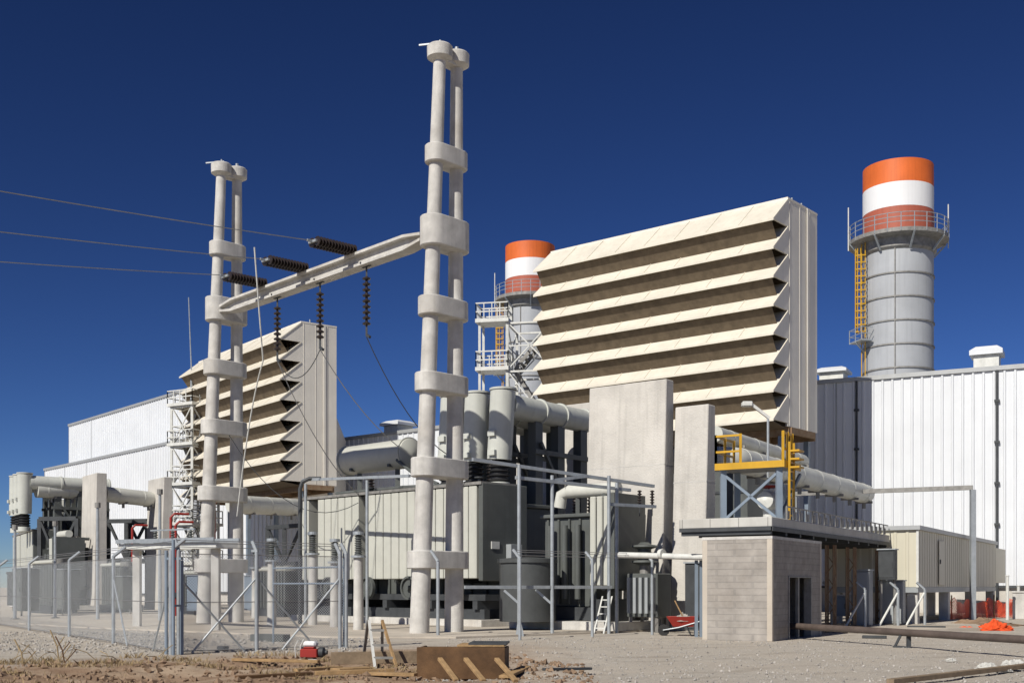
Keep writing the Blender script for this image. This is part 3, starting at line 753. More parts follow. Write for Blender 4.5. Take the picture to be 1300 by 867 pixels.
b1 = make_bus('fat bus duct with its long run back towards the broad fire wall', 0, 9.86, 6.0, 0.)
b2 = make_bus('fat bus duct between the tall tower and its lookalike', 1.45, 9.86, 5.8, .1)
b3 = make_bus('third bus duct riser mostly hidden behind the tall tower column', 2.9, 9.86, 5.6, .2)
for b, l in ((b1, 'far bus duct riser nearest the far fire wall'), (b2, 'far bus duct riser in the middle of its group of three'), (b3, 'far bus duct riser at the outer end of its group')):
    dup(b, l, mtx=Matrix.Translation(V((-1.6, -2.2, 0))) @ TWIN)

# ------------------------------------------------------------------ big insulated pipe and platform
def lag_pipe(p0, p1, R, label, loc=None, nm='insulated_pipe'):
    p0 = V(p0); p1 = V(p1); r = thing(nm, label, 'pipe', V((p0.x, p0.y, p0.z - R)), 0, 'fat lagged pipes')
    L = (p1 - p0).length; m = MB(); m.lathe(p0, [(0, 0), (R, .0), (R, L - .4), (R * .85, L - .1), (R * .4, L), (0, L)], 28, axis=p1 - p0, caps=False); m.build('jacket', M['pipe_white'], r, smooth=True)
    m = MB(); n = max(2, int(L / 2.6))
    for i in range(n):
        m.lathe(p0.lerp(p1, (i + .5) / n), [(R + .0, -.05), (R + .012, -.04), (R + .012, .04), (R, .04)], 28, axis=p1 - p0, caps=False)
    m.build_each('strap', M['pipe_white'], r, smooth=True)
    m = MB()
    for i in range(n):
        p = p0.lerp(p1, (i + .75) / n); m.bar(p - up * R * .9, p - up * (R + .3), .14, .2); m.bar(p - up * R * .95 + V((.4, -.2, 0)), p - up * R * .95 + V((-.4, .2, 0)), .12)
    m.build_each('saddle', M['steel'], r)
    return r
lag_pipe(V((9.0, 46.1, 6.65)), V((19.2, 63.0, 6.65)), .5, 'fat pale pipe running back from the yellow railed platform')
lag_pipe(V((8.3, 47.6, 7.9)), V((14.6, 58.2, 7.9)), .32, 'grey lagged pipe running back above the fat pale pipe')
lag_pipe(P(296, 640, 78), P(400, 645, 88), .62, 'fat lagged pipe under the far louvred house')
lag_pipe(P(132, 627, 83), P(196, 634, 86), .55, 'lagged pipe bridging the gap between far fire walls')
lag_pipe(P(46, 622, 85), P(99, 624, 87), .55, 'lagged pipe leading up to the pale far fire wall')
# long pipe rack carrying it
r = thing('pipe_portal', 'tall thin grey goalpost frame standing before the beige cabin', 'pipe frame', G(1235, 58))
pz = 6.6
q0 = V((*G(1235, 58).xy, 0)); q1 = V((*G(1008, 62).xy, 0))
m = MB(); m.bar(q0 + up * pz, q1 + up * pz, .22); m.build('crossbar', M['steel'], r)
m = MB(); m.bar(q0, q0 + up * (pz - .112), .24); m.build('post', M['galv'], r)
m = MB(); m.bar(q1 - V((0, 0, 0)), q1 + up * (pz - .112), .24); m.build('post', M['galv'], r)

r = thing('dark_void_box', 'dark grey box added for the shaded void below the big louvre house', 'enclosure', FR(8, 2.6, 0))
m = MB(); m.box(FR, 2.9, 14.5, .7, 3.4, 0, 9.6); m.build('casing', M['tank'], r)  # dark casing added to stand for the shade below the louvre house
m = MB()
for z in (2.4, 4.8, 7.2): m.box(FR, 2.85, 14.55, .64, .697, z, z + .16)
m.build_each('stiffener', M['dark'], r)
r = thing('pipe_elbow', 'short lagged pipe bend behind the second fire wall', 'pipe', V((8.6, 46, 6)))
m = MB(); m.tube([V((9.4, 46.76, 6.65)), V((8.9, 45.95, 6.65)), V((8.55, 45.6, 6.65)), V((8.1, 45.55, 6.65)), V((7.5, 45.9, 6.65)), V((5.2, 47.3, 6.65))], .49, 20); m.build('bend', M['pipe_white'], r, smooth=True)
m = MB(); m.bar(V((8.5, 45.6, 0)), V((8.5, 45.6, 6.1)), .25); m.build('support', M['dark'], r)
# ---- pipe bridge deck
FD = Frame((8.07, 36.2), 31)
r = thing('pipe_bridge', 'pale concrete bridge deck passing over the block hut', 'bridge deck', FD(1.5, 6, 0))
m = MB(); m.box(FD, 0, 3.1, 0, 15.4, 3.53, 3.84); m.build('deck_slab', M['slab'], r, bevel=.02)
m = MB()
for w in [.05 + 1.5 * k for k in range(11)]: m.box(FD, .06, 3.04, w, w + .16, 3.3, 3.527)
m.box(FD, -.03, .0, .02, 15.4, 3.40, 3.54); m.box(FD, .02, 3.08, -.03, -.003, 3.42, 3.54); m.build_each('deck_beam', M['dark'], r)
m = MB()
for k in range(4): m.box(FD, k * .95 + .12, k * .95 + .14, -.008, -.002, 3.55, 3.83)
m.build_each('fascia_joint', M['steel'], r)
for w in (7.4, 10.2, 14.8):
    m = MB()
    for du, dw in ((-.14, -.14), (.14, -.14), (.14, .14), (-.14, .14)): m.bar(FD(.25 + du, w + dw, 0), FD(.25 + du, w + dw, 3.19), .06)
    z = .1; s = 1
    while z < 2.9: m.bar(FD(.25 - .14 * s, w - .14, z), FD(.25 + .14 * s, w - .14, z + .4), .035); m.bar(FD(.11, w - .14 * s, z), FD(.11, w + .14 * s, z + .4), .035); z += .4; s = -s
    m.build('lattice_leg', M['rust'], r)
m = MB()
w = 1.6
while w < 15.2:
    m.bar(FD(.05, w, 3.84), FD(.05, w, 4.24), .05); m.box(FD, .04, .06, w, w + .32, 3.86, 4.12) ; w += .72
m.bar(FD(.05, 1.6, 4.25), FD(.05, 15.3, 4.25), .04); m.build('edge_guard', M['steel'], r)

# ---- yellow railed valve platform on the deck
FY = Frame(FD(.35, 3.4, 0).xy, 31)
r = thing('valve_platform', 'yellow railed steel platform on blue legs beside the second fire wall', 'platform', FY(1.2, 1, 3.84))
for u, w in ((.6, .2), (2.6, .2), (.6, 1.6), (2.6, 1.6)):
    m = MB(); m.bar(FY(u, w, 3.84), FY(u, w, 5.75), .2); m.build('leg', M['bluegrey'], r)
m = MB(); m.bar(FY(.6, .2, 3.95), FY(2.6, .2, 5.6), .09); m.bar(FY(2.6, .2, 3.95), FY(.6, .2, 5.6), .09); m.bar(FY(.6, .2, 3.95), FY(.3, 1.6, 5.6), .09); m.bar(FY(.6, 1.6, 3.95), FY(.6, .2, 5.6), .09); m.build_each('cross_brace', M['bluegrey'], r)
m = MB(); m.box(FY, .4, 2.8, 0, 1.8, 5.753, 5.85); m.build('grating', M['steel'], r)
m = MB(); m.box(FY, .38, 2.82, -.06, -.003, 5.72, 5.95); m.box(FY,   .33, .398, -.06, 1.8, 5.72, 5.95); m.build('kick_plate', M['yellow'], r)
m = MB()
for ua, wa, ub, wb, n in ((1.9, 0, 2.8, 0, 1), (.4, 0, .4, 1.0, 2), (2.8, 0, 2.8, 1.8, 2)):
    m = MB()
    for h in (.5, 1.05): m.bar(FY(ua, wa, 5.85 + h), FY(ub, wb, 5.85 + h), .07)
    for k in range(n + 1): p = FY(ua, wa, 5.85).lerp(FY(ub, wb, 5.85), k / n); m.bar(p, p + up * 1.1, .08)
    m.build('railing', M['yellow'], r)
m = MB()
for dw in (0, .5): m.bar(FY(.28, .3 + dw, 3.86), FY(.28, .3 + dw, 6.6), .07)
for k in range(8): m.bar(FY(.28, .3, 4.1 + .3 * k), FY(.28, .8, 4.1 + .3 * k), .05)
for k in range(3): m.box(FY, -.08, .24, .28, .82, 5.7 + .28 * k, 5.76 + .28 * k)
m.build('ladder', M['yellow'], r)
r = thing('valve', 'grey valve body with handwheel under the yellow platform', 'valve', FY(1.5, 1.2, 3.84))
m = MB(); m.cyl(FY(1.4, 1.5, 3.84), FY(1.4, 1.5, 5.1), .2, n=14); m.lathe(FY(1.4, 1.5, 4.7), [(.0, -.5), (.3, -.42), (.38, 0), (.3, .42), (0, .5)], 16, axis=FY.b); m.build('valve_body', M['galv_light'], r, smooth=True)
m = MB(); m.tube([FY(1.4, 1.5, 5.2) + V((.3 * math.cos(t), .3 * math.sin(t), 0)) for t in [2 * math.pi * i / 14 for i in range(15)]], .04, 6); m.bar(FY(1.4, 1.5, 5.05), FY(1.4, 1.5, 5.24), .06); m.bar(FY(1.1,1.5,5.2), FY(1.7,1.5,5.2), .04); m.build('handwheel', M['red'], r)

# ------------------------------------------------------------------ block hut
FK = Frame((7.9, 35.4), 31)
r = thing('block_hut', 'small grey concrete block hut with dark doorway under the bridge deck', 'hut', FK(1.1, 2.6, 0))
Wk, Dk, Hk, t = 2.25, 5.2, 3.12, .2
m = MB(); m.box(FK, 0.16, Wk - .16, 0, t, 0, Hk); m.box(FK, 0.16, Wk - .16, Dk - t, Dk, 0, Hk); m.box(FK, Wk - t, Wk, .16, Dk - .16, 0, Hk)
m.box(FK, 0, t, .16, 1.55, 0, Hk); m.box(FK, 0, t, 4.0, Dk - .16, 0, Hk); m.box(FK, 0, t, 1.551, 3.999, 2.0, Hk); m.build('wall', M['block'], r)
for u, w in ((0, 0), (Wk - .16, 0), (0, Dk - .16), (Wk - .16, Dk - .16)):
    m = MB(); m.box(FK, u - .006, u + .166, w - .006, w + .166, 0, Hk - .002); m.build('corner_post', M['pad'], r, bevel=.01)
m = MB(); m.box(FK, -.01, Wk + .01, -.01, Dk + .01, Hk + .001, Hk + .09); m.build('roof_slab', M['concrete'], r)
m = MB()
for a, b in ((1.55, 1.63), (3.92, 4.0)): m.box(FK, -.03, t + .02, a, b, 0, 1.96)
m.box(FK, -.03, t + .02, 1.55, 4., 1.96, 2.0 - .002); m.box(FK, .03, .12, 2.7, 2.82, 0, 1.955); m.build('door_frame', M['steel'], r)
m = MB(); m.prism([FK(.06, 1.66, .05), FK(.85, 2.1, .05), FK(.85, 2.1, 1.93), FK(.06, 1.66, 1.93)], FK.b * .05); o = m.build('door', M['cabinet'], r)
m = MB(); m.cyl(FK(.7, 1.96, 1.), FK(.7, 1.86, 1.), .03, n=8); m.build('handle', M['dark'], o)

# ------------------------------------------------------------------ beige cabin on legs
FC = Frame((17.05, 49), 31)
r = thing('electrical_cabin', 'long beige prefabricated cabin raised on short legs before the hall', 'cabin', FC(1.9, 11, 0))
m = MB(); m.box(FC, .04, 3.8, .04, 20.5, 1.68, 4.05)
F2 = Frame(FC.o.xy, 31)
ribbed(m, FC, 0, 3.84, 0, 1.66, 4.06, .5, .03)
ribbed_w(m, FC, 0, 0, 20.5, 1.66, 4.06, -1, .5, .03)
m.build('body', M['cabin'], r)
m = MB(); m.box(FC, .05, 3.75, 20.53, 24.6, 1.9, 3.9); m.build('rear_module', M['cabin'], r)
m = MB(); m.box(FC, -.12, 4., -.14, 20.6, 4.062, 4.24); m.build('roof', M['trim'], r)
m = MB(); m.box(FC, -.05, .05, -.06, .04, 1.64, 4.06); m.build('corner_trim', M['galv_light'], r)
m = MB(); m.box(FC, -.02, 3.85, -.02, 20.5, 1.42, 1.65); m.build('base_frame', M['cabinet'], r)
m = MB(); m.box(FC, -.065, -.035, 4.2, 5.4, 1.75, 3.75); o = m.build('door', M['cabin'], r, bevel=.01)
m = MB(); m.cyl(FC(-.09, 4.35, 2.7), FC(-.09, 4.35, 2.9), .025, n=8); m.build('handle', M['dark'], o)
for w in (.1, 6.8, 13.6, 20.1):
    for u in (.25, 3.5):
        m = MB(); m.box(FC, u - .22, u + .22, w + .0, w + .44, 0, 1.418); m.build('pier', M['concrete'], r, bevel=.02)

r = thing('cooling_pipe', 'pale horizontal pipe linking the broad fire wall to the block hut', 'pipe', G(885, 38.6))
m = MB(); m.cyl(P(786, 704, 40.4), P(894, 707, 38.2), .10, n=12); m.cyl(P(838, 703, 39.3), P(842, 703, 39.2), .17, n=12); m.build('pipe', M['galv_light'], r, smooth=True)
for px in (884, 890):
    m = MB(); m.bar(G(px, 38.6), P(px, 711, 38.6), .1); m.build('post', M['bluegrey'], r)


# small switchgear standing in front of the cabin
def cabinet(F, u0, u1, w0, w1, z0, z1, label, m_='cabinet', legs=True, nm='control_cabinet', hood=True):
    r = thing(nm, label, 'cabinet', F((u0 + u1) / 2, (w0 + w1) / 2, 0))
    m = MB(); m.box(F, u0, u1, w0, w1, z0, z1); m.build('body', M[m_], r, bevel=.015)
    m = MB(); m.box(F, u0 - .04, u1 + .04, w0 - .06, w1 + .04, z1 + .002, z1 + .05); m.build('rain_hood', M['galv'], r)
    m = MB(); h = (u1 - u0); m.box(F, u0 + h * .06, u0 + h * .94, w0 - .025, w0 - .002, z0 + .08, z1 - .06); o = m.build('door', M[m_], r, bevel=.008)
    m = MB(); m.box(F, u0 + h * .12, u0 + h * .16, w0 - .06, w0 - .026, (z0 + z1) / 2 - .1, (z0 + z1) / 2 + .1); m.build('handle', M['dark'], o)
    if z0 > .15:
        for u in (u0 + .06, u1 - .06):
            m = MB(); m.bar(F(u, (w0 + w1) / 2, 0), F(u, (w0 + w1) / 2, z0), .08); m.build('leg', M['steel'], r)
    return r
Fx = Frame(G(1126, 47).xy, 31)
cabinet(Fx, -.3, .35, 0, .5, 1.95, 3.15, 'dark switch box on poles against the bright cabin face', 'dark')
Fx = Frame(G(1092, 46).xy, 31)
cabinet(Fx, -.35, .35, 0, .6, .15, 2.3, 'tall grey cabinet under the bridge deck end', 'cabinet')
Fx = Frame(G(1132, 48.2).xy, 31)
cabinet(Fx, -.45, .5, 0, .5, .15, 1.9, 'grey low cabinet next to the cabin pier', 'cabinet')
Fx = Frame(G(1066, 46).xy, 31)
cabinet(Fx, -.3, .3, 0, .45, .5, 1.3, 'small grey cabinet on legs behind the block hut', 'bluegrey')
Fx = Frame(G(893, 41.5).xy, 38)
cabinet(Fx, -.4, .75, 0, .9, .1, 2.5, 'dark box added to fill the shaded recess between fire wall and block hut', 'dark')  # added box, its near-black colour stands in for the recess's shade
Fx = Frame(G(812, 42.5).xy, 38)
r = thing('reactor_unit', 'grey boxed cooler unit with stacked rings beside the broad fire wall', 'electrical unit', Fx(0, 0, 0))
m = MB(); m.box(Fx, -.75, .55, 0, 1.0, .55, 2.15); m.build('body', M['tank'], r, bevel=.03)
m = MB()
for k in range(5): m.box(Fx, -.68 + .25 * k, -.56 + .25 * k, -.16, -.003, .7, 2.0)
m.build('fin', M['cabinet'], r)
m = MB(); disc_string(m, Fx(.1, .5, 2.45), Fx(.1, .5, 3.3), 3, .5, .25); m.build('ring_stack', M['tank'], r, smooth=True)
m = MB(); m.cyl(Fx(.1, .5, 2.15), Fx(.1, .5, 2.46), .18); m.build('neck', M['steel'], r)
for u in (-.65, .45):
    for w in (.1, .9):
        m = MB(); m.bar(Fx(u, w, 0), Fx(u, w, .55), .12); m.build('leg', M['steel'], r)

# ------------------------------------------------------------------ steel bus support frames
def bus_frame(posts, rails, braces, label, th=.11, mt='galv'):
    r = thing('bus_support_frame', label, 'steel frame', V((posts[0][0].x, posts[0][0].y, 0)))
    for p, z in posts:
        m = MB(); m.cyl(V((p.x, p.y, 0)), V((p.x, p.y, z)), th * .6, n=10); m.build('post', M[mt], r, smooth=True)
    m = MB()
    for a, b in rails: m.bar(a, b, th)
    m.build_each('rail', M[mt], r)
    if braces:
        m = MB()
        for a, b in braces: m.bar(a, b, th * .7)
        m.build_each('brace', M[mt], r)
    return r
ps = [(G(659, 39.2), 5.75), (G(701, 40.2), 5.5), (G(773, 41.4), 5.6), (G(783, 41.9), 5.4)]
bus_frame(ps, [(P(600, 583, 38.6), P(830, 617, 43)), (P(655, 606, 39.2), P(800, 622, 42.4)), (P(590, 745, 38.6), P(776, 745, 41.4)), (P(774, 640, 41.5), P(832, 643, 43)), (P(700, 610, 40.2), P(745, 604, 41.2))],
          [(P(640, 749, 39.2), P(658, 765, 39.2)), (P(680, 748, 40.2), P(700, 766, 40.2)), (V((*G(656, 39.2).xy, .0)), V((*G(659, 39.2).xy, .6))), (V((*G(664, 39.2).xy, .0)), V((*G(659, 39.2).xy, .6)))], 'thin galvanised pole frame before the shaded transformer end and fire wall')
for px, Y in ((828, 43), (812, 42.7)):
    r0 = V(P(px, 622, Y)); rr = thing('hanging_insulator', 'small dark insulator hung from the pole frame ' + ('at its tip' if px > 820 else 'just before its tip'), 'insulator', r0, 0, 'small hung insulators')
    m = MB(); disc_string(m, r0, r0 - up * .62, 6, .09, .04); m.build('disc_string', M['insul'], rr, smooth=True)
    m = MB(); m.bar(r0 - up * .62, r0 - up * .95, .03); m.build('clamp', M['dark'], rr)
ps = [(G(381, 50.5), 6.1), (G(388, 51.5), 6.2), (G(466, 47.5), 6.0)]
bus_frame(ps[1:], [(P(385, 609, 51), P(470, 606, 47.5)), (P(466, 606, 47.5), P(520, 604, 45.5))], [], 'slender pole frame in front of the pale radiators')
m = MB(); p = G(381, 50.5); m.tube([V((p.x, p.y, 0)), V((p.x, p.y, 5.9)), V((p.x + .1, p.y, 6.2)), V((p.x + .4, p.y, 6.35)), V((p.x + .9, p.y, 6.35))], .09, 8)
tag(m.build('vent_pipe', M['dark'], smooth=True), 'dark bent vent pipe at the outer end of the radiators', 'pipe')

# instrument pedestals
def pedestal(px, Y, zt, label, zi=.85, rad=.13):
    p = G(px, Y); r = thing('insulator_pedestal', label, 'pedestal', p, 0, 'concrete pedestals with insulators')
    m = MB(); m.cyl(p, p + up * zt, rad * 1.5, rad * 1.3, 14); m.build('concrete_post', M['concrete'], r, smooth=True)
    m = MB(); m.cyl(p + up * zt, p + up * (zt + .08), rad * 2.2, n=14); m.cyl(p + up * (zt + zi), p + up * (zt + zi + .12), rad * 1.6, n=14); m.build_each('cap_plate', M['galv'], r)
    m = MB(); disc_string(m, p + up * (zt + .08), p + up * (zt + zi), 9, rad * 1.15, rad * .8); m.build('insulator', M['tank'], r, smooth=True)
for a in ((455, 43.5, 2.75, 'concrete pedestal with insulator in front of the first radiator gap'), (397, 49, 3.0, 'concrete pedestal standing at the outer radiator corner'),
          (345, 48.5, 2.7, 'concrete pedestal between the vent pipe and far tower'), (300, 56, 2.7, 'concrete pedestal behind the far gantry tower foot'),
          (324, 60, 2.6, 'shaded concrete pedestal under the far lagged pipe'), (425, 46.5, 2.6, 'concrete pedestal beside the pole frame at mid radiator')): pedestal(*a)
r = thing('bus_tray', 'white cable tray table on two posts before the far tower', 'cable tray', G(230, 45))
a, b = P(163, 694, 48), P(288, 692, 42.5); dn = V((0.35, .45, 0))
m = MB(); m.bar(a, b, .9, .22); m.build('tray', M['galv_light'], r)
m = MB(); m.bar(a + up * .2 + dn, b + up * .2 + dn, .06, .16); m.bar(a + up * .2 - dn, b + up * .2 - dn, .06, .16); m.build('side_rail', M['galv'], r)
for t in (.1, .9):
    p = a.lerp(b, t); m = MB(); m.bar(V((p.x, p.y, 0)), V((p.x, p.y, p.z - .112)), .3); m.build('post', M['concrete'], r, bevel=.02)
q = P(205, 676, 45.6)
r = thing('disconnector', 'small insulator trio mounted on the white cable tray', 'switchgear', q)
for k in range(3):
    p = a.lerp(b, .3 + .18 * k) + up * .11
    m = MB(); disc_string(m, p, p + up * .5, 5, .1, .05); m.build('insulator', M['tank'], r, smooth=True)
m = MB(); m.bar(a.lerp(b, .25) + up * .64, a.lerp(b, .7) + up * .64, .06); m.build('blade', M['galv'], r)

def cooler_bank(px, Y, L, z, deg, label):
    F = Frame(G(px, Y).xy, deg); r = thing('cooler_bank', label, 'cooler', F(L / 2, .8, 0), 0, 'dark cooler banks')
    m = MB(); n = int(L / .32)
    for k in range(n): m.box(F, k * L / n, k * L / n + .2, 0, 1.4, .5, z)
    m.box(F, 0, L, .25, 1.2, .7, z - .2); m.build('fin_block', M['tank'], r)
    m = MB(); m.cyl(F(-.1, .1, z + .12), F(L + .1, .1, z + .12), .13, n=10); m.build('header', M['radiator'], r, smooth=True)
    m = MB(); m.box(F, -.1, L + .1, -.1, 1.5, 0, .48); m.build('base', M['dark'], r)
    m = MB()
    for k in range(3): m.lathe(F(L * (k + .5) / 3, .7, z + .02), [(.4, 0), (.42, .3), (.36, .3), (.3, .05)], 14, caps=False)
    m.build_each('fan_ring', M['steel'], r, smooth=True)
cooler_bank(66, 72, 4.2, 3.1, 52, 'dark finned cooler bank at the outer end of the switchyard')
cooler_bank(152, 76, 3.6, 3.0, 52, 'dark finned cooler bank in front of the far transformer bay')
cooler_bank(362, 62, 3.6, 2.5, 50, 'dark finned cooler bank low in the shade beside the radiators')
cooler_bank(250, 70, 3.0, 2.4, 52, 'dark finned cooler bank behind the white tray tower')
# red fire pipes and valves by the far tower
for i, (px, Y, zt, lab) in enumerate(((217, 66, 5.6, 'red fire water riser beside the slim far fire wall'), (223, 67, 5.2, 'thin red fire riser close to the far stair tower'), (272, 62, 6.1, 'red fire riser seen between the far tower columns'), (168, 78, 5.6, 'red fire riser in the far transformer bay'))):
    p = G(px, Y); r = thing('fire_riser', lab, 'fire pipe', p, 0, 'red fire water risers')
    m = MB(); m.cyl(p, p + up * zt, .08, n=10); m.tube([p + up * zt, p + up * (zt + .2) + V((.2, 0, 0)), p + up * (zt + .2) + V((.9, .4, 0))], .07, 8); m.build('pipe', M['red'], r, smooth=True)
    m = MB(); m.lathe(p + up * 1.2, [(.12, -.15), (.2, -.12), (.2, .12), (.12, .15)], 14); m.bar(p + up * 1.2, p + up * 1.2 + V((-.3, -.2, 0)), .08); m.build('valve', M['dark'], r)
# dark steel racks under the far ducts
def rack(F, us, ws, zt, label):
    r = thing('steel_rack', label, 'steel frame', F(sum(us) / len(us), sum(ws) / len(ws), 0), 0, 'dark steel support racks')
    for u in us:
        for w in ws: m = MB(); m.bar(F(u, w, 0), F(u, w, zt), .28); m.build('post', M['dark'], r)
    for w in ws:
        m = MB()
        for z in (zt * .55, zt): m.bar(F(us[0], w, z), F(us[-1], w, z), .3)
        for i, (ua, ub) in enumerate(zip(us, us[1:])):
            m.bar(F(ua, w, zt * (.55 if i % 2 else 1)), F(ub, w, zt * (1 if i % 2 else .55)), .18)
        m.build('truss', M['dark'], r)
    return r
Fq = Frame(G(104, 84).xy, 12); rack(Fq, [0.4, 2.0, 3.4], [0, 3], 6.6, 'dark steel rack carrying the lagged pipe to the pale far wall')
Fq = Frame(G(190, 87).xy, 12); rack(Fq, [0.2, 1.9, 3.4], [0, 3], 6.6, 'dark steel rack in the gap between far fire walls')
Fq = Frame(G(385, 84).xy, 45); rack(Fq, [0.2, 2.4, 4.6], [0, 3], 6.1, 'dark steel rack under the far louvred house')
for i, (px, Y, lab) in enumerate(((150, 72, 'grey cabinet at the foot of the far transformer bay'), (75, 70, 'grey cabinet near the far bus ducts behind the fence'), (318, 68, 'blue grey cabinet in shade below the far louvred house'), (352, 66, 'squat blue grey cabinet by the vent pipe'), (245, 66, 'blue grey cabinet behind the far tower foot'), (22, 66, 'dark grey cabinet at the outer end of the fence'))):
    Fx = Frame(G(px, Y).xy, 45); cabinet(Fx, -.6, .7, 0, 1., .3, 2.3 + .4 * (i % 2), lab, 'bluegrey' if i in (2, 3, 4) else 'tank')
for px, Y, h, lab in ((19, 60, 4.6, 'grey lamp pole rising behind the outer fence'), (70, 62, 4.9, 'slim grey pole before the pale far fire wall'), (124, 58, 5.6, 'slim grey pole beside the pale far wall end'), (203, 56, 6.1, 'slim pole standing before the slim far wall')):
    p = G(px, Y); r = thing('steel_pole', lab, 'pole', p, 0, 'thin steel poles')
    m = MB(); m.cyl(p, p + up * h, .09, .07, 8); m.build('shaft', M['galv'], r, smooth=True)
    m = MB(); m.cyl(p, p + up * .06, .22, n=10); m.cyl(p + up * h, p + up * (h + .25), .14, n=10); m.build('fitting', M['steel'], r)

# ------------------------------------------------------------------ perimeter fence
def fence_run(pts, arm, label, mesh=True, braces=(), corner=None, hgt=2.55):
    r = thing('chain_link_fence' if mesh else 'fence_posts', label, 'fence', pts[0])
    for i, p in enumerate(pts):
        m = MB(); m.cyl(p - up * .1, p + up * hgt, .052, n=10); m.tube([p + up * (hgt - .02), p + up * (hgt + .02) + arm * .03, p + up * (hgt + .27) + arm * .34], .05, 8)
        m.build('post', M['galv'], r, smooth=True)
    for i, (a, b) in enumerate(zip(pts, pts[1:])):
        if mesh:
            m = MB(); L = (b - a).length; m.add([a + up * .06, b + up * .06, b + up * (hgt - .1), a + up * (hgt - .1)], [(0, 1, 2, 3)])
            m.uv = [(0, 0), (L, 0), (L, hgt), (0, hgt)]; m.build('wire_mesh', M['chain'], r)
        m = MB()
        for z in ((.08, hgt * .5, hgt - .08) if mesh else ()): m.tube([a + up * z, b + up * z], .012, 5)
        for k in (.35, .75, 1.): m.tube([a + up * (hgt + .27 * k) + arm * .34 * k, b + up * (hgt + .27 * k) + arm * .34 * k], .009, 4)
        m.build_each('wire_strand', M['wire'], r)
    m = MB()
    for i, k in braces:
        a = pts[i]; d = (pts[i + k] - a).normalized() if 0 <= i + k < len(pts) else (a - pts[i - k]).normalized()
        m.tube([a + up * 1.9, a + d * 1.75 + up * .02], .026, 7)
    if m.v: m.build_each('brace', M['galv'], r, smooth=True)
    return r
cor = G(217, 28.5)
lp = [V((-29.6, 62, 0)), V((-25.8, 56, 0)), V((-22.1, 50.2, 0)), G(37, 44.4), G(88, 38.8), G(144, 34.0), cor]
fence_run(lp, V((.85, .5, 0)), 'hazy chain link fence running away along the switchyard edge', True, ((6, -1), (5, 1)))
rp_ = [cor + V((.16, .1, 0)), V((-6.55, 29.9, 0)), V((-4.65, 31.5, 0)), V((-4.5, 31.62, 0))]
fence_run(rp_, V((-.5, .85, 0)), 'chain link corner bay with crossed braces before the far tower', True, ((0, 1), (1, 1), (1, -1), (2, -1)))
fp_ = [V((-.95*1.6, 34.4, 0)) + V((-1.0,-.4,0)), G(660, 36.4), G(752, 38.8), G(828, 40.3), V((5.75, 40.9, 0))]
fence_run(fp_[1:4], V((-.6, .8, 0)), 'bare bent top fence posts before the small transformer', False)
m = MB(); p = G(556, 38.6); m.cyl(p, p + up * 2.5, .06, n=10); m.tube([p + up * 2.5, p + up * 2.86 + V((-.25, .3, 0))], .055, 8)
tag(m.build('fence_post', M['galv'], smooth=True), 'lone bent top fence post between the tall tower columns', 'fence post')
m = MB()
for k, (dx, dy) in enumerate(((.42, .1), (-.28, .3), (.2, -.35))):
    m.cyl(cor + V((dx * .6, dy * .6, 0)), cor + V((dx * .6, dy * .6, 2.3 + .25 * k)), .042, n=8)
m.bar(cor + V((.25, .06, 2.35)), cor + V((-.17, .18, 2.35)), .06); m.bar(cor + V((.25, .06, 1.2)), cor + V((.12, -.2, 1.2)), .05)
tag(m.build('corner_gate_post', M['bluegrey']), 'clustered blue grey gate posts at the fence corner', 'gate post')
m = MB(); p0 = V((-4.6, 31.9, 0)); p1 = V((-6.5, 30.3, 0))
for a, b in ((V((*p0.xy, 2.2)), V((-7.0, 34.2, 2.2))), (V((*p0.xy, 1.75)), V((-7.0, 34.2, 1.75))), (V((-7., 34.2, 0)), V((-7., 34.2, 2.4))), (V((*p0.xy, 0)), V((*p0.xy, 2.6)))): m.tube([a, b], .028, 7)
tag(m.build('gate_frame', M['bluegrey'], smooth=True), 'open tubular gate frame standing behind the corner bay', 'gate')
# bent posts by the cabin
for px, Y, lab in ((1056, 43, 'bent top fence post just behind the block hut'), (1098, 45, 'bent top fence post with strut before the grey cabinet'), (1140, 47, 'bent top fence post with strut beside the cabin pier'), (1174, 48, 'bent top fence post in front of the cabin side')):
    p = G(px, Y); r = thing('fence_post', lab, 'fence post', p, 0, 'fence posts by the cabin')
    m = MB(); m.cyl(p, p + up * 1.55, .06, n=8); m.tube([p + up * 1.55, p + up * 1.85 + V((-.3, .1, 0))], .055, 7); m.build('post', M['galv'], r, smooth=True)
    if px > 1060: m = MB(); m.tube([p + up * 1.45, p + V((-.9, -.3, .02))], .045, 7); m.build('strut', M['galv_light'], r, smooth=True)

# ------------------------------------------------------------------ right foreground
r = thing('barrier_pipe', 'long brown pipe barrier leading out of the block hut', 'barrier', P(1153, 826, 30.1) * 1)
a, b = P(1004, 794, 37.4), P(1300, 811.5, 27.6); b2 = a + (b - a) * 1.9
m = MB(); m.cyl(a, b2, .10, n=16); m.build('pipe', M['barrier'], r, smooth=True)
t = (1153 - 1004) / 296 * .86; c = a.lerp(b, .57)
m = MB(); m.bar(V((c.x + .07, c.y, 0)), V((c.x + .07, c.y, c.z - .08)), .1); m.bar(V((c.x - .25, c.y + .2, 0)), V((c.x - .12, c.y + .1, c.z - .08)), .06); m.bar(V((c.x - .3, c.y + .2, .02)), V((c.x + .12, c.y, .02)), .06, .04); m.build('stand', M['dark'], r)
r = thing('safety_net', 'orange plastic safety net strung beneath the cabin', 'safety net', G(1240, 62))
pts = [G(1184, 56) + V((0.4, 0, 0)), G(1208, 58), G(1232, 60.5), G(1262, 61.5), G(1300, 62), G(1350, 62)]
m = MB(); m.uv = []; dist = 0; N_ = 40; vs = []; 
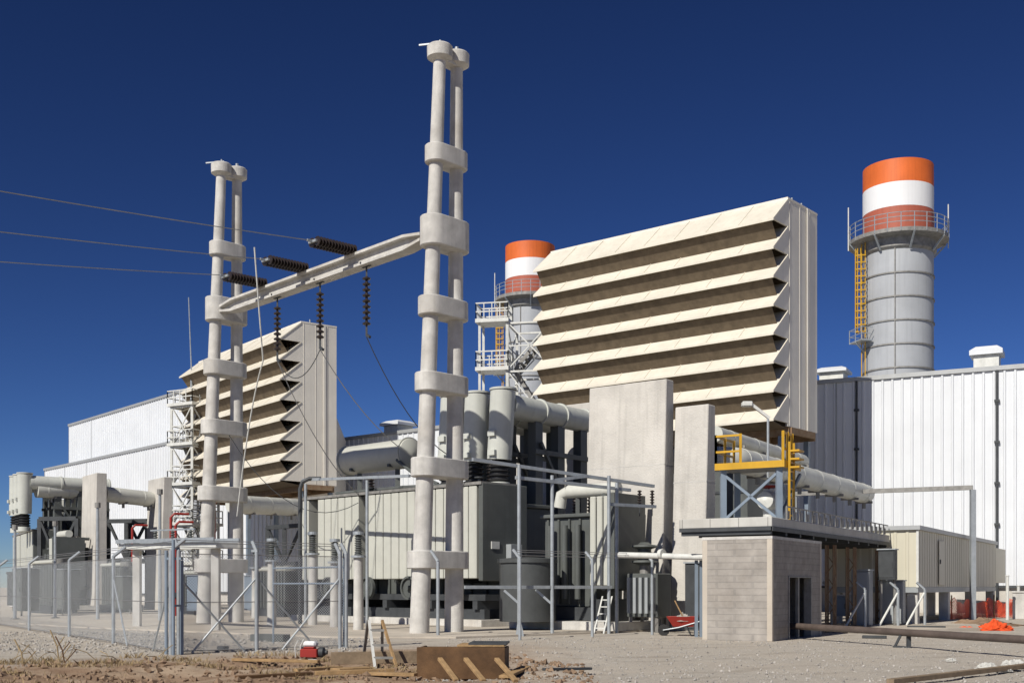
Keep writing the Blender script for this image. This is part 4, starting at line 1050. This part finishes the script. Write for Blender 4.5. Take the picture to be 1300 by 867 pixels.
for i in range(N_ + 1):
    t = i / N_ * (len(pts) - 1); k = min(int(t), len(pts) - 2); p = pts[k].lerp(pts[k + 1], t - k)
    h = .95 + .12 * math.sin(i * .9) + .1 * math.sin(i * 2.3)
    for z in (.05, h * .5, h): vs.append(p + V((.06 * math.sin(i * 1.7 + z * 4), .1 * math.sin(i * 1.3 + z * 3), z))); m.uv.append((i * .28, z))
m.add(vs, [(i * 3 + j, i * 3 + 3 + j, i * 3 + 4 + j, i * 3 + 1 + j) for i in range(N_) for j in (0, 1)])
o = m.build('net', M['netmesh'], r)
m = MB()
for p in pts[:-1]: m.bar(p, p + up * 1.25, .05)
m.build_each('stake', M['wood'], r)
def heap(c, rx, ry, h, seed, n=44, dome=False):
    m = MB(); vs = []; fs = []
    R_ = 16
    for j in range(R_ + 1):
        for i in range(n):
            t = 2 * math.pi * i / n; q = j / R_; rr = math.sqrt(max(0, 1 - q * q)) if dome else (1 - q) ** .8
            z = h * q * (1 + .55 * noise.fractal(V((math.cos(t) * 2.4 * (1.2 - q) + seed, math.sin(t) * 2.4 * (1.2 - q), q * 2)), .6, 2.2, 4)) if j < R_ else h
            k = 1 + .4 * noise.fractal(V((math.cos(t) * 1.5, math.sin(t) * 1.5 + seed, q * 2)), .7, 2.1, 4)
            vs.append(c + V((math.cos(t) * rx * rr * k, math.sin(t) * ry * rr * k, z)))
    fs = [(j * n + i, j * n + (i + 1) % n, (j + 1) * n + (i + 1) % n, (j + 1) * n + i) for j in range(R_) for i in range(n)]
    m.add(vs, fs); return m
m = heap(G(1264, 44.5), .75, .5, .36, 1.3); tag(m.build('net_heap', M['net']), 'crumpled heap of orange netting on the gravel', 'netting')
m = heap(G(1228, 45), .9, .25, .12, 5.3); tag(m.build('net_strip', M['net']), 'flat trailing strip of orange netting beside the crumpled heap', 'netting')
m = heap(G(1248, 50), 1.6, 1.0, .3, 2.3); tag(m.build('sand_heap', M['clod']), 'low sand heap at the foot of the goalpost frame', 'sand heap')
# stone blocks and offcuts lying about
def lump(p, s, label, m_='dark', rot=.4, nm='timber_offcut', cat='offcut', grp=None):
    F = Frame((p.x, p.y), math.degrees(rot)); m = MB(); m.box(F, -s[0] / 2, s[0] / 2, -s[1] / 2, s[1] / 2, p.z, p.z + s[2]); tag(m.build(nm, M[m_], bevel=.015), label, cat, grp)
lump(G(1176, 45), (1.4, .25, .16), 'dark timber lying before the cabin pier')
lump(G(1110, 37.5), (.75, .18, .1), 'short dark timber lying behind the brown barrier pipe')
lump(G(343, 35.5), (1.2, .4, .22), 'dark block lying on the pale paving by the far tower', 'tank')
lump(G(283, 30.4), (.25, .2, .12), 'small black lump on the dirt behind the corner bay', 'dark')
for px, Y, h, lab in ((1279, 59, 2.2, 'thin pale stake in front of the hall base'), (1293, 62, 1.7, 'white marker post at the hall base')):
    m = MB(); p = G(px, Y); m.cyl(p, p + up * h, .08, n=8); m.cyl(p + up * h, p + up * (h + .05), .11, n=8); tag(m.build('marker_post', M['galv_light'], smooth=True), lab, 'post')
F = Frame(G(1296, 60).xy, 27); m = MB(); m.box(F, -1, .4, .0, .6, 0, 1.35); m.box(F, -1.05, .45, -.05, .65, 1.352, 1.45); tag(m.build('concrete_plinth', M['concrete'], bevel=.02), 'low concrete plinth against the hall base', 'plinth')

# wheelbarrow
def wheelbarrow(c, rz):
    r = thing('wheelbarrow', 'red wheelbarrow parked against the broad fire wall foot', 'wheelbarrow', c, rz); W = WM[r.name]
    T = lambda x, y, z: W @ V((x, y, z))
    m = MB(); b = [(-.42, -.2), (.3, -.2), (.3, .2), (-.42, .2)]; t = [(-.55, -.34), (.52, -.34), (.52, .34), (-.55, .34)]
    ib = [(x * .9, y * .9) for x, y in b]; it = [(x * .94, y * .94) for x, y in t]
    vs = [T(x, y, .32) for x, y in b] + [T(x, y, .66) for x, y in t] + [T(x, y, .35) for x, y in ib] + [T(x, y, .655) for x, y in it]
    fs = [(3, 2, 1, 0), (8, 9, 10, 11)] + [(i, (i + 1) % 4, 4 + (i + 1) % 4, 4 + i) for i in range(4)] + [(8 + i, 12 + i, 12 + (i + 1) % 4, 8 + (i + 1) % 4) for i in range(4)] + [(4 + i, 4 + (i + 1) % 4, 12 + (i + 1) % 4, 12 + i) for i in range(4)]
    m.add(vs, fs); m.build('tray', M['red'], r)
    m = MB(); m.lathe(T(.62, 0, .19), [(.1, -.04), (.19, -.04), (.2, 0), (.19, .04), (.1, .04)], 18, axis=W.to_3x3() @ V((0, 1, 0))); o = m.build('wheel', M['tyre'], r, smooth=True)
    for s in (-1, 1):
        m = MB(); m.tube([T(.64, .09 * s, .19), T(.1, .2 * s, .29), T(-.6, .27 * s, .5), T(-.95, .29 * s, .62)], .022, 7); m.build('handle', M['galv'], r, smooth=True)
        m = MB(); m.tube([T(-.15, .21 * s, .32), T(-.3, .24 * s, .01), T(-.42, .24 * s, .01), T(-.4, .23 * s, .4)], .018, 6); m.build('leg', M['dark'], r, smooth=True)
    m = heap(T(-.05, 0, .5), .42, .25, .24, 9.); m.build('load', M['stone'], r)
    m = MB(); m.bar(T(-.1, .05, .5), T(.25, .12, 1.2), .04); m.build('shovel_shaft', M['wood'], r)
wheelbarrow(G(866, 39.6), math.radians(170))
# leaning white ladder by the transformer
r = thing('ladder', 'short white ladder leaning by the small transformer plinth', 'ladder', G(766, 41.5))
a, b = G(760, 41.2), P(771, 757, 42.6); sd = V((.17, -.05, 0))
m = MB(); m.bar(a - sd, b - sd, .05); m.bar(a + sd, b + sd, .05); m.build_each('stile', M['galv_light'], r)
m = MB()
for k in range(5): p = a.lerp(b, .15 + .19 * k); m.bar(p - sd, p + sd, .04)
m.build_each('rung', M['galv_light'], r)

# ------------------------------------------------------------------ left foreground clutter
r = thing('step_ladder', 'rough timber trestle ladder leaning beside the formwork box', 'trestle', G(485, 24.8))
base = V((*G(490, 24.1).xy, ground_z(*G(490, 24.1).xy)))
top = base + V((-.28, .5, 1.02))
for s, mt in ((-.22, 'galv_light'), (.24, 'steel')):
    m = MB(); m.bar(base + V((s, 0, 0)), top + V((s * .6, 0, 0)), .05); m.build_each('stile', M['wood'] if s > 0 else M['galv_light'], r)
m = MB()
for k in (.25, .5, .8): m.bar((base + V((-.22, 0, 0))).lerp(top + V((-.13, 0, 0)), k), (base + V((.24, 0, 0))).lerp(top + V((.14, 0, 0)), k), .05)
m.build_each('rung', M['steel'], r)
for s in (-.15, .15):
    m = MB(); m.bar(top + V((s, 0, 0)), V((top.x + s * 1.4 - .15, top.y + .75, 0)), .06); m.build('prop', M['steel'], r)
# formwork box
FX = Frame(G(641, 21.5).xy, 4)
r = thing('formwork_box', 'open dark timber formwork box lying nearest the viewer', 'formwork', FX(.8, .5, 0))
L, D, H, t = 1.64, 1.0, .54, .05
m = MB(); m.box(FX, 0, L, 0, t, -.05, H); m.build('front_board', M['wood_dark'], r, bevel=.006)
m = MB(); m.box(FX, 0, L, D, D + t, -.05, H - .04); m.build('rear_board', M['wood_dark'], r)
for u in (0, L - t): m = MB(); m.box(FX, u, u + t, t + .002, D - .002, -.05, H - .02); m.build('end_board', M['wood_dark'], r)
m = MB(); m.box(FX, .02, L * .55, .1, D - .05, H + .002, H + .04); m.build('cover_board', M['wood'], r, bevel=.005)
m = MB(); m.box(FX, -.02, L * .42, .1, D - .02, H + .042, H + .075); m.build('cover_sheet', M['dark'], r)
for i, (u, lab) in enumerate(((.15, 'pale stake propped against the formwork box, at its outer end'), (.72, 'pale stake propped on the formwork box middle'), (1.2, 'pale stake propped at the inner end of the formwork box'))):
    m = MB(); m.bar(FX(u + .0, -.06, .33), FX(u - .42, -1.0, .0), .09, .06); tag(m.build('timber_stake', M['wood'], bevel=.006), lab, 'timber', 'stakes leaning on the formwork box')
def plank(p0, p1, w, h, label, m_='wood'):
    z0 = ground_z(p0.x, p0.y); z1 = ground_z(p1.x, p1.y)
    m = MB(); m.bar(V((p0.x, p0.y, max(z0, 0) + h / 2 + .02)), V((p1.x, p1.y, max(z1, 0) + h / 2 + .03)), w, h); tag(m.build('timber_plank', M[m_], bevel=.006), label, 'plank', 'loose formwork planks')
plank(G(420, 24.6), G(530, 24.9), .05, .26, 'broad board on edge behind the trestle', 'wood_grey')
plank(G(296, 25.3), G(405, 25.0), .2, .06, 'pale long plank in front of the petrol pump')
plank(G(375, 22.2), G(432, 23.1), .16, .06, 'slanted plank in the dirt before the pump', 'wood')
plank(G(425, 22.4), G(470, 22.9), .35, .06, 'stubby wide plank beside the slanted plank', 'wood')
plank(G(400, 21.6), G(500, 22.1), .14, .08, 'rough plank lying nearest the formwork box')
plank(G(300, 20.6), G(395, 21.5), .15, .06, 'weathered plank half buried near the frame edge', 'wood_dark')
plank(G(470, 21.4), G(528, 21.2), .22, .06, 'short plank touching the formwork box side')
plank(G(640, 20.9), G(668, 22.5), .2, .05, 'yellowish plank beside the outer end of the formwork box')
plank(G(1130, 19.6), G(1330, 24.2), .14, .09, 'long weathered timber edging the dug trench', 'wood_grey')
plank(G(690, 22.2), G(750, 22.9), .1, .05, 'dark stick lying alone on the gravel', 'dark')
# pump
p = V((*G(394, 26.3).xy, ground_z(*G(394, 26.3).xy) + .02))
r = thing('petrol_pump', 'small red and white petrol engine pump on the dirt', 'engine pump', p)
Fp = Frame(p.xy, 10); z = p.z
m = MB(); m.box(Fp, -.2, .2, -.14, .14, z + .06, z + .26); m.box(Fp, -.12, .14, -.1, .1, z + .26, z + .3); m.build('engine_block', M['red'], r, bevel=.02)
m = MB(); m.box(Fp, -.16, .14, -.12, .12, z + .302, z + .43); m.build('fuel_tank', M['stack_white'], r, bevel=.04)
m = MB(); m.lathe(Fp(-.2, 0, z + .18), [(.0, 0), (.12, .02), (.12, .12), (.05, .16), (.05, .2)], 16, axis=Fp.a * -1); m.build('pump_housing', M['dark'], r, smooth=True)
m = MB()
for s in (-1, 1): m.tube([Fp(-.28, .17 * s, z + .02), Fp(.28, .17 * s, z + .02), Fp(.3, .17 * s, z + .3), Fp(.22, .17 * s, z + .46)], .014, 6)
m.build('carry_frame', M['galv_light'], r)

# ------------------------------------------------------------------ loose stuff: gravel, clods, dry grass
def scatter_rocks(name, m_, n, region, smin, smax):
    m = MB(); base = [V(v) for v in ((1, 0, 0), (-1, 0, 0), (0, 1, 0), (0, -1, 0), (0, 0, 1), (0, 0, -1))]
    fs = [(0, 2, 4), (2, 1, 4), (1, 3, 4), (3, 0, 4), (2, 0, 5), (1, 2, 5), (3, 1, 5), (0, 3, 5)]
    k = 0
    while k < n:
        p = region()
        if p is None: continue
        s = smin + (smax - smin) * random.random() ** 3
        z = ground_z(*p); rot = Matrix.Rotation(random.random() * 6.28, 3, V((random.random(), random.random(), random.random() + .1)))
        m.add([V((p[0], p[1], z + s * .25)) + rot @ V((b.x * s * random.uniform(.6, 1.2), b.y * s * random.uniform(.6, 1.2), b.z * s * random.uniform(.4, .9))) for b in base], fs); k += 1
    o = m.build(name, M[m_], origin=V((0, 0, 0))); o['kind'] = 'stuff'; return o
def reg_gravel():
    x = random.uniform(-2, 17); y = 19 + 19 * random.random() ** 1.6
    return (x, y) if x < .46 * y and not (-.4 < x - 0 < .4 and False) else None
def reg_dirt():
    y = 19.3 + 9 * random.random(); x = random.uniform(-.47 * y, 1.5)
    return (x, y) if .8 * x - y > -33 and noise.noise(V((x * .5, y * .8, 7))) > -.15 else None
def reg_yard():
    y = 29 + 14 * random.random(); x = random.uniform(-.46 * y, -4)
    return (x, y) if .8 * x - y < -33 else None
scatter_rocks('gravel', 'stone', 6500, reg_gravel, .008, .045)
scatter_rocks('dirt_clods', 'clod', 2600, reg_dirt, .012, .10)
scatter_rocks('ballast_stones', 'stone', 4200, reg_yard, .02, .07)
m = MB(); n = 0
while n < 2600:
    y = 19.8 + 9.4 * random.random(); x = random.uniform(-.47 * y, -.06 * y)
    if noise.noise(V((x * .42, y * .9, 2))) + .35 * noise.noise(V((x * 1.3, y * 1.7, 5))) < .27: continue
    if .8 * x - y < -34.5: continue
    z = ground_z(x, y); h = random.uniform(.04, .16); a = random.random() * 6.28; w = random.uniform(.006, .014)
    lean = V((random.gauss(0, .5), random.gauss(0, .5), 0)) * h; s = V((math.cos(a) * w, math.sin(a) * w, 0)); p = V((x, y, z))
    m.add([p - s, p + s, p + lean * .45 + up * h * .6 + s * .6, p + lean + up * h], [(0, 1, 2), (0, 2, 3)]); n += 1
for px, Y, sz in ((1255, 23.4, .22), (1275, 22.8, .15), (1288, 23.6, .3), (1240, 22.9, .1), (1207, 26, .12)):
    q = heap(G(px, Y), sz, sz * .7, sz * .55, px, dome=True); tag(q.build('pale_rock', M['slab']), {1255: 'pale rock beside the trench timber', 1275: 'small pale rock between two larger pale ones', 1288: 'largest pale rock at the frame edge by the trench', 1240: 'smallest pale rock near the trench timber', 1207: 'lone pale rock on gravel behind the trench timber'}[px], 'rock', 'pale rocks by the trench')
o = m.build('dry_grass', M['straw'], origin=V((0, 0, 0))); o['kind'] = 'stuff'
m = MB()
for k in range(16):
    y = random.uniform(24.5, 28); x = random.uniform(-.43 * y, -.30 * y); z = ground_z(x, y); p = V((x, y, z)); e = p + V((random.gauss(0, .3), random.gauss(0, .3), random.uniform(.12, .4)))
    m.tube([p, p.lerp(e, .5) + V((.04, 0, .05)), e], .009, 4)
o = m.build('dead_stalks', M['straw'], origin=V((0, 0, 0))); o['kind'] = 'stuff'
for i, (px, Y, h, lab) in enumerate(((75, 26.2, .7, 'pale forked dead twig standing by the fence'), (82, 25.4, .6, 'dark bent dead twig near the forked one'), (30, 25, .55, 'whitish dead twig at the outer dirt edge'))):
    p = V((*G(px, Y).xy, ground_z(*G(px, Y).xy) - .02)); m = MB()
    m.tube([p, p + V((-.05, 0, h * .5)), p + V((-.22, .05, h))], .016, 5); m.tube([p + V((-.05, 0, h * .45)), p + V((.12, 0, h * .8))], .011, 5); m.tube([p + V((0, 0, .02)), p + V((.3, -.1, h * .55))], .012, 5)
    tag(m.build('dead_twig', M['straw' if i != 1 else 'wood_dark']), lab, 'twig', 'dead twigs by the fence')

# ------------------------------------------------------------------ light, sky, camera
SUN_AZ, SUN_EL = math.radians(35), math.radians(39.5)     # sun stands behind the viewer, 35 degrees round to the side
to_sun = V((-math.sin(SUN_AZ) * math.cos(SUN_EL), -math.cos(SUN_AZ) * math.cos(SUN_EL), math.sin(SUN_EL)))
sl = bpy.data.lights.new('sun', 'SUN'); sl.energy = 4.8; sl.angle = math.radians(.5); sl.color = (1., .955, .87)
so = bpy.data.objects.new('sun', sl); col.objects.link(so); so.rotation_euler = to_sun.to_track_quat('Z', 'Y').to_euler(); so.location = (-20, -20, 40)
w = bpy.data.worlds.new('World'); scene.world = w; w.use_nodes = True
nt = w.node_tree; bg = nt.nodes['Background']; sky = nt.nodes.new('ShaderNodeTexSky'); sky.sky_type = 'NISHITA'; sky.sun_disc = False
sky.sun_elevation = SUN_EL; sky.sun_rotation = math.atan2(to_sun.x, to_sun.y); sky.altitude = 2500; sky.air_density = 1.0; sky.dust_density = .0; sky.ozone_density = 6.
dim = nt.nodes.new('ShaderNodeVectorMath'); dim.operation = 'SCALE'; dim.inputs[3].default_value = .36
gm = nt.nodes.new('ShaderNodeGamma'); gm.inputs[1].default_value = 1.55        # polarised, high-desert sky
tint = nt.nodes.new('ShaderNodeVectorMath'); tint.operation = 'MULTIPLY'; tint.inputs[1].default_value = (1.10, 1.04, 1.16)
nt.links.new(sky.outputs[0], dim.inputs[0]); nt.links.new(dim.outputs[0], gm.inputs[0]); nt.links.new(gm.outputs[0], tint.inputs[0]); nt.links.new(tint.outputs[0], bg.inputs[0]); bg.inputs[1].default_value = .085
cam = bpy.data.cameras.new('camera'); cam.sensor_width = 36; cam.sensor_fit = 'HORIZONTAL'; cam.lens = 36 * F_PX / 1300
cam.shift_y = (HOR - 433.5) / 1300; cam.clip_end = 9000; cam.clip_start = .1
co = bpy.data.objects.new('camera', cam); col.objects.link(co); co.location = (0, 0, EYE); co.rotation_euler = (math.radians(90), 0, 0)
scene.camera = co
vs_ = scene.view_settings; vs_.view_transform = 'Standard'; vs_.look = 'None'; vs_.exposure = 0.; vs_.gamma = 1.
scene.cycles.max_bounces = 6; scene.cycles.diffuse_bounces = 2; scene.cycles.transparent_max_bounces = 24
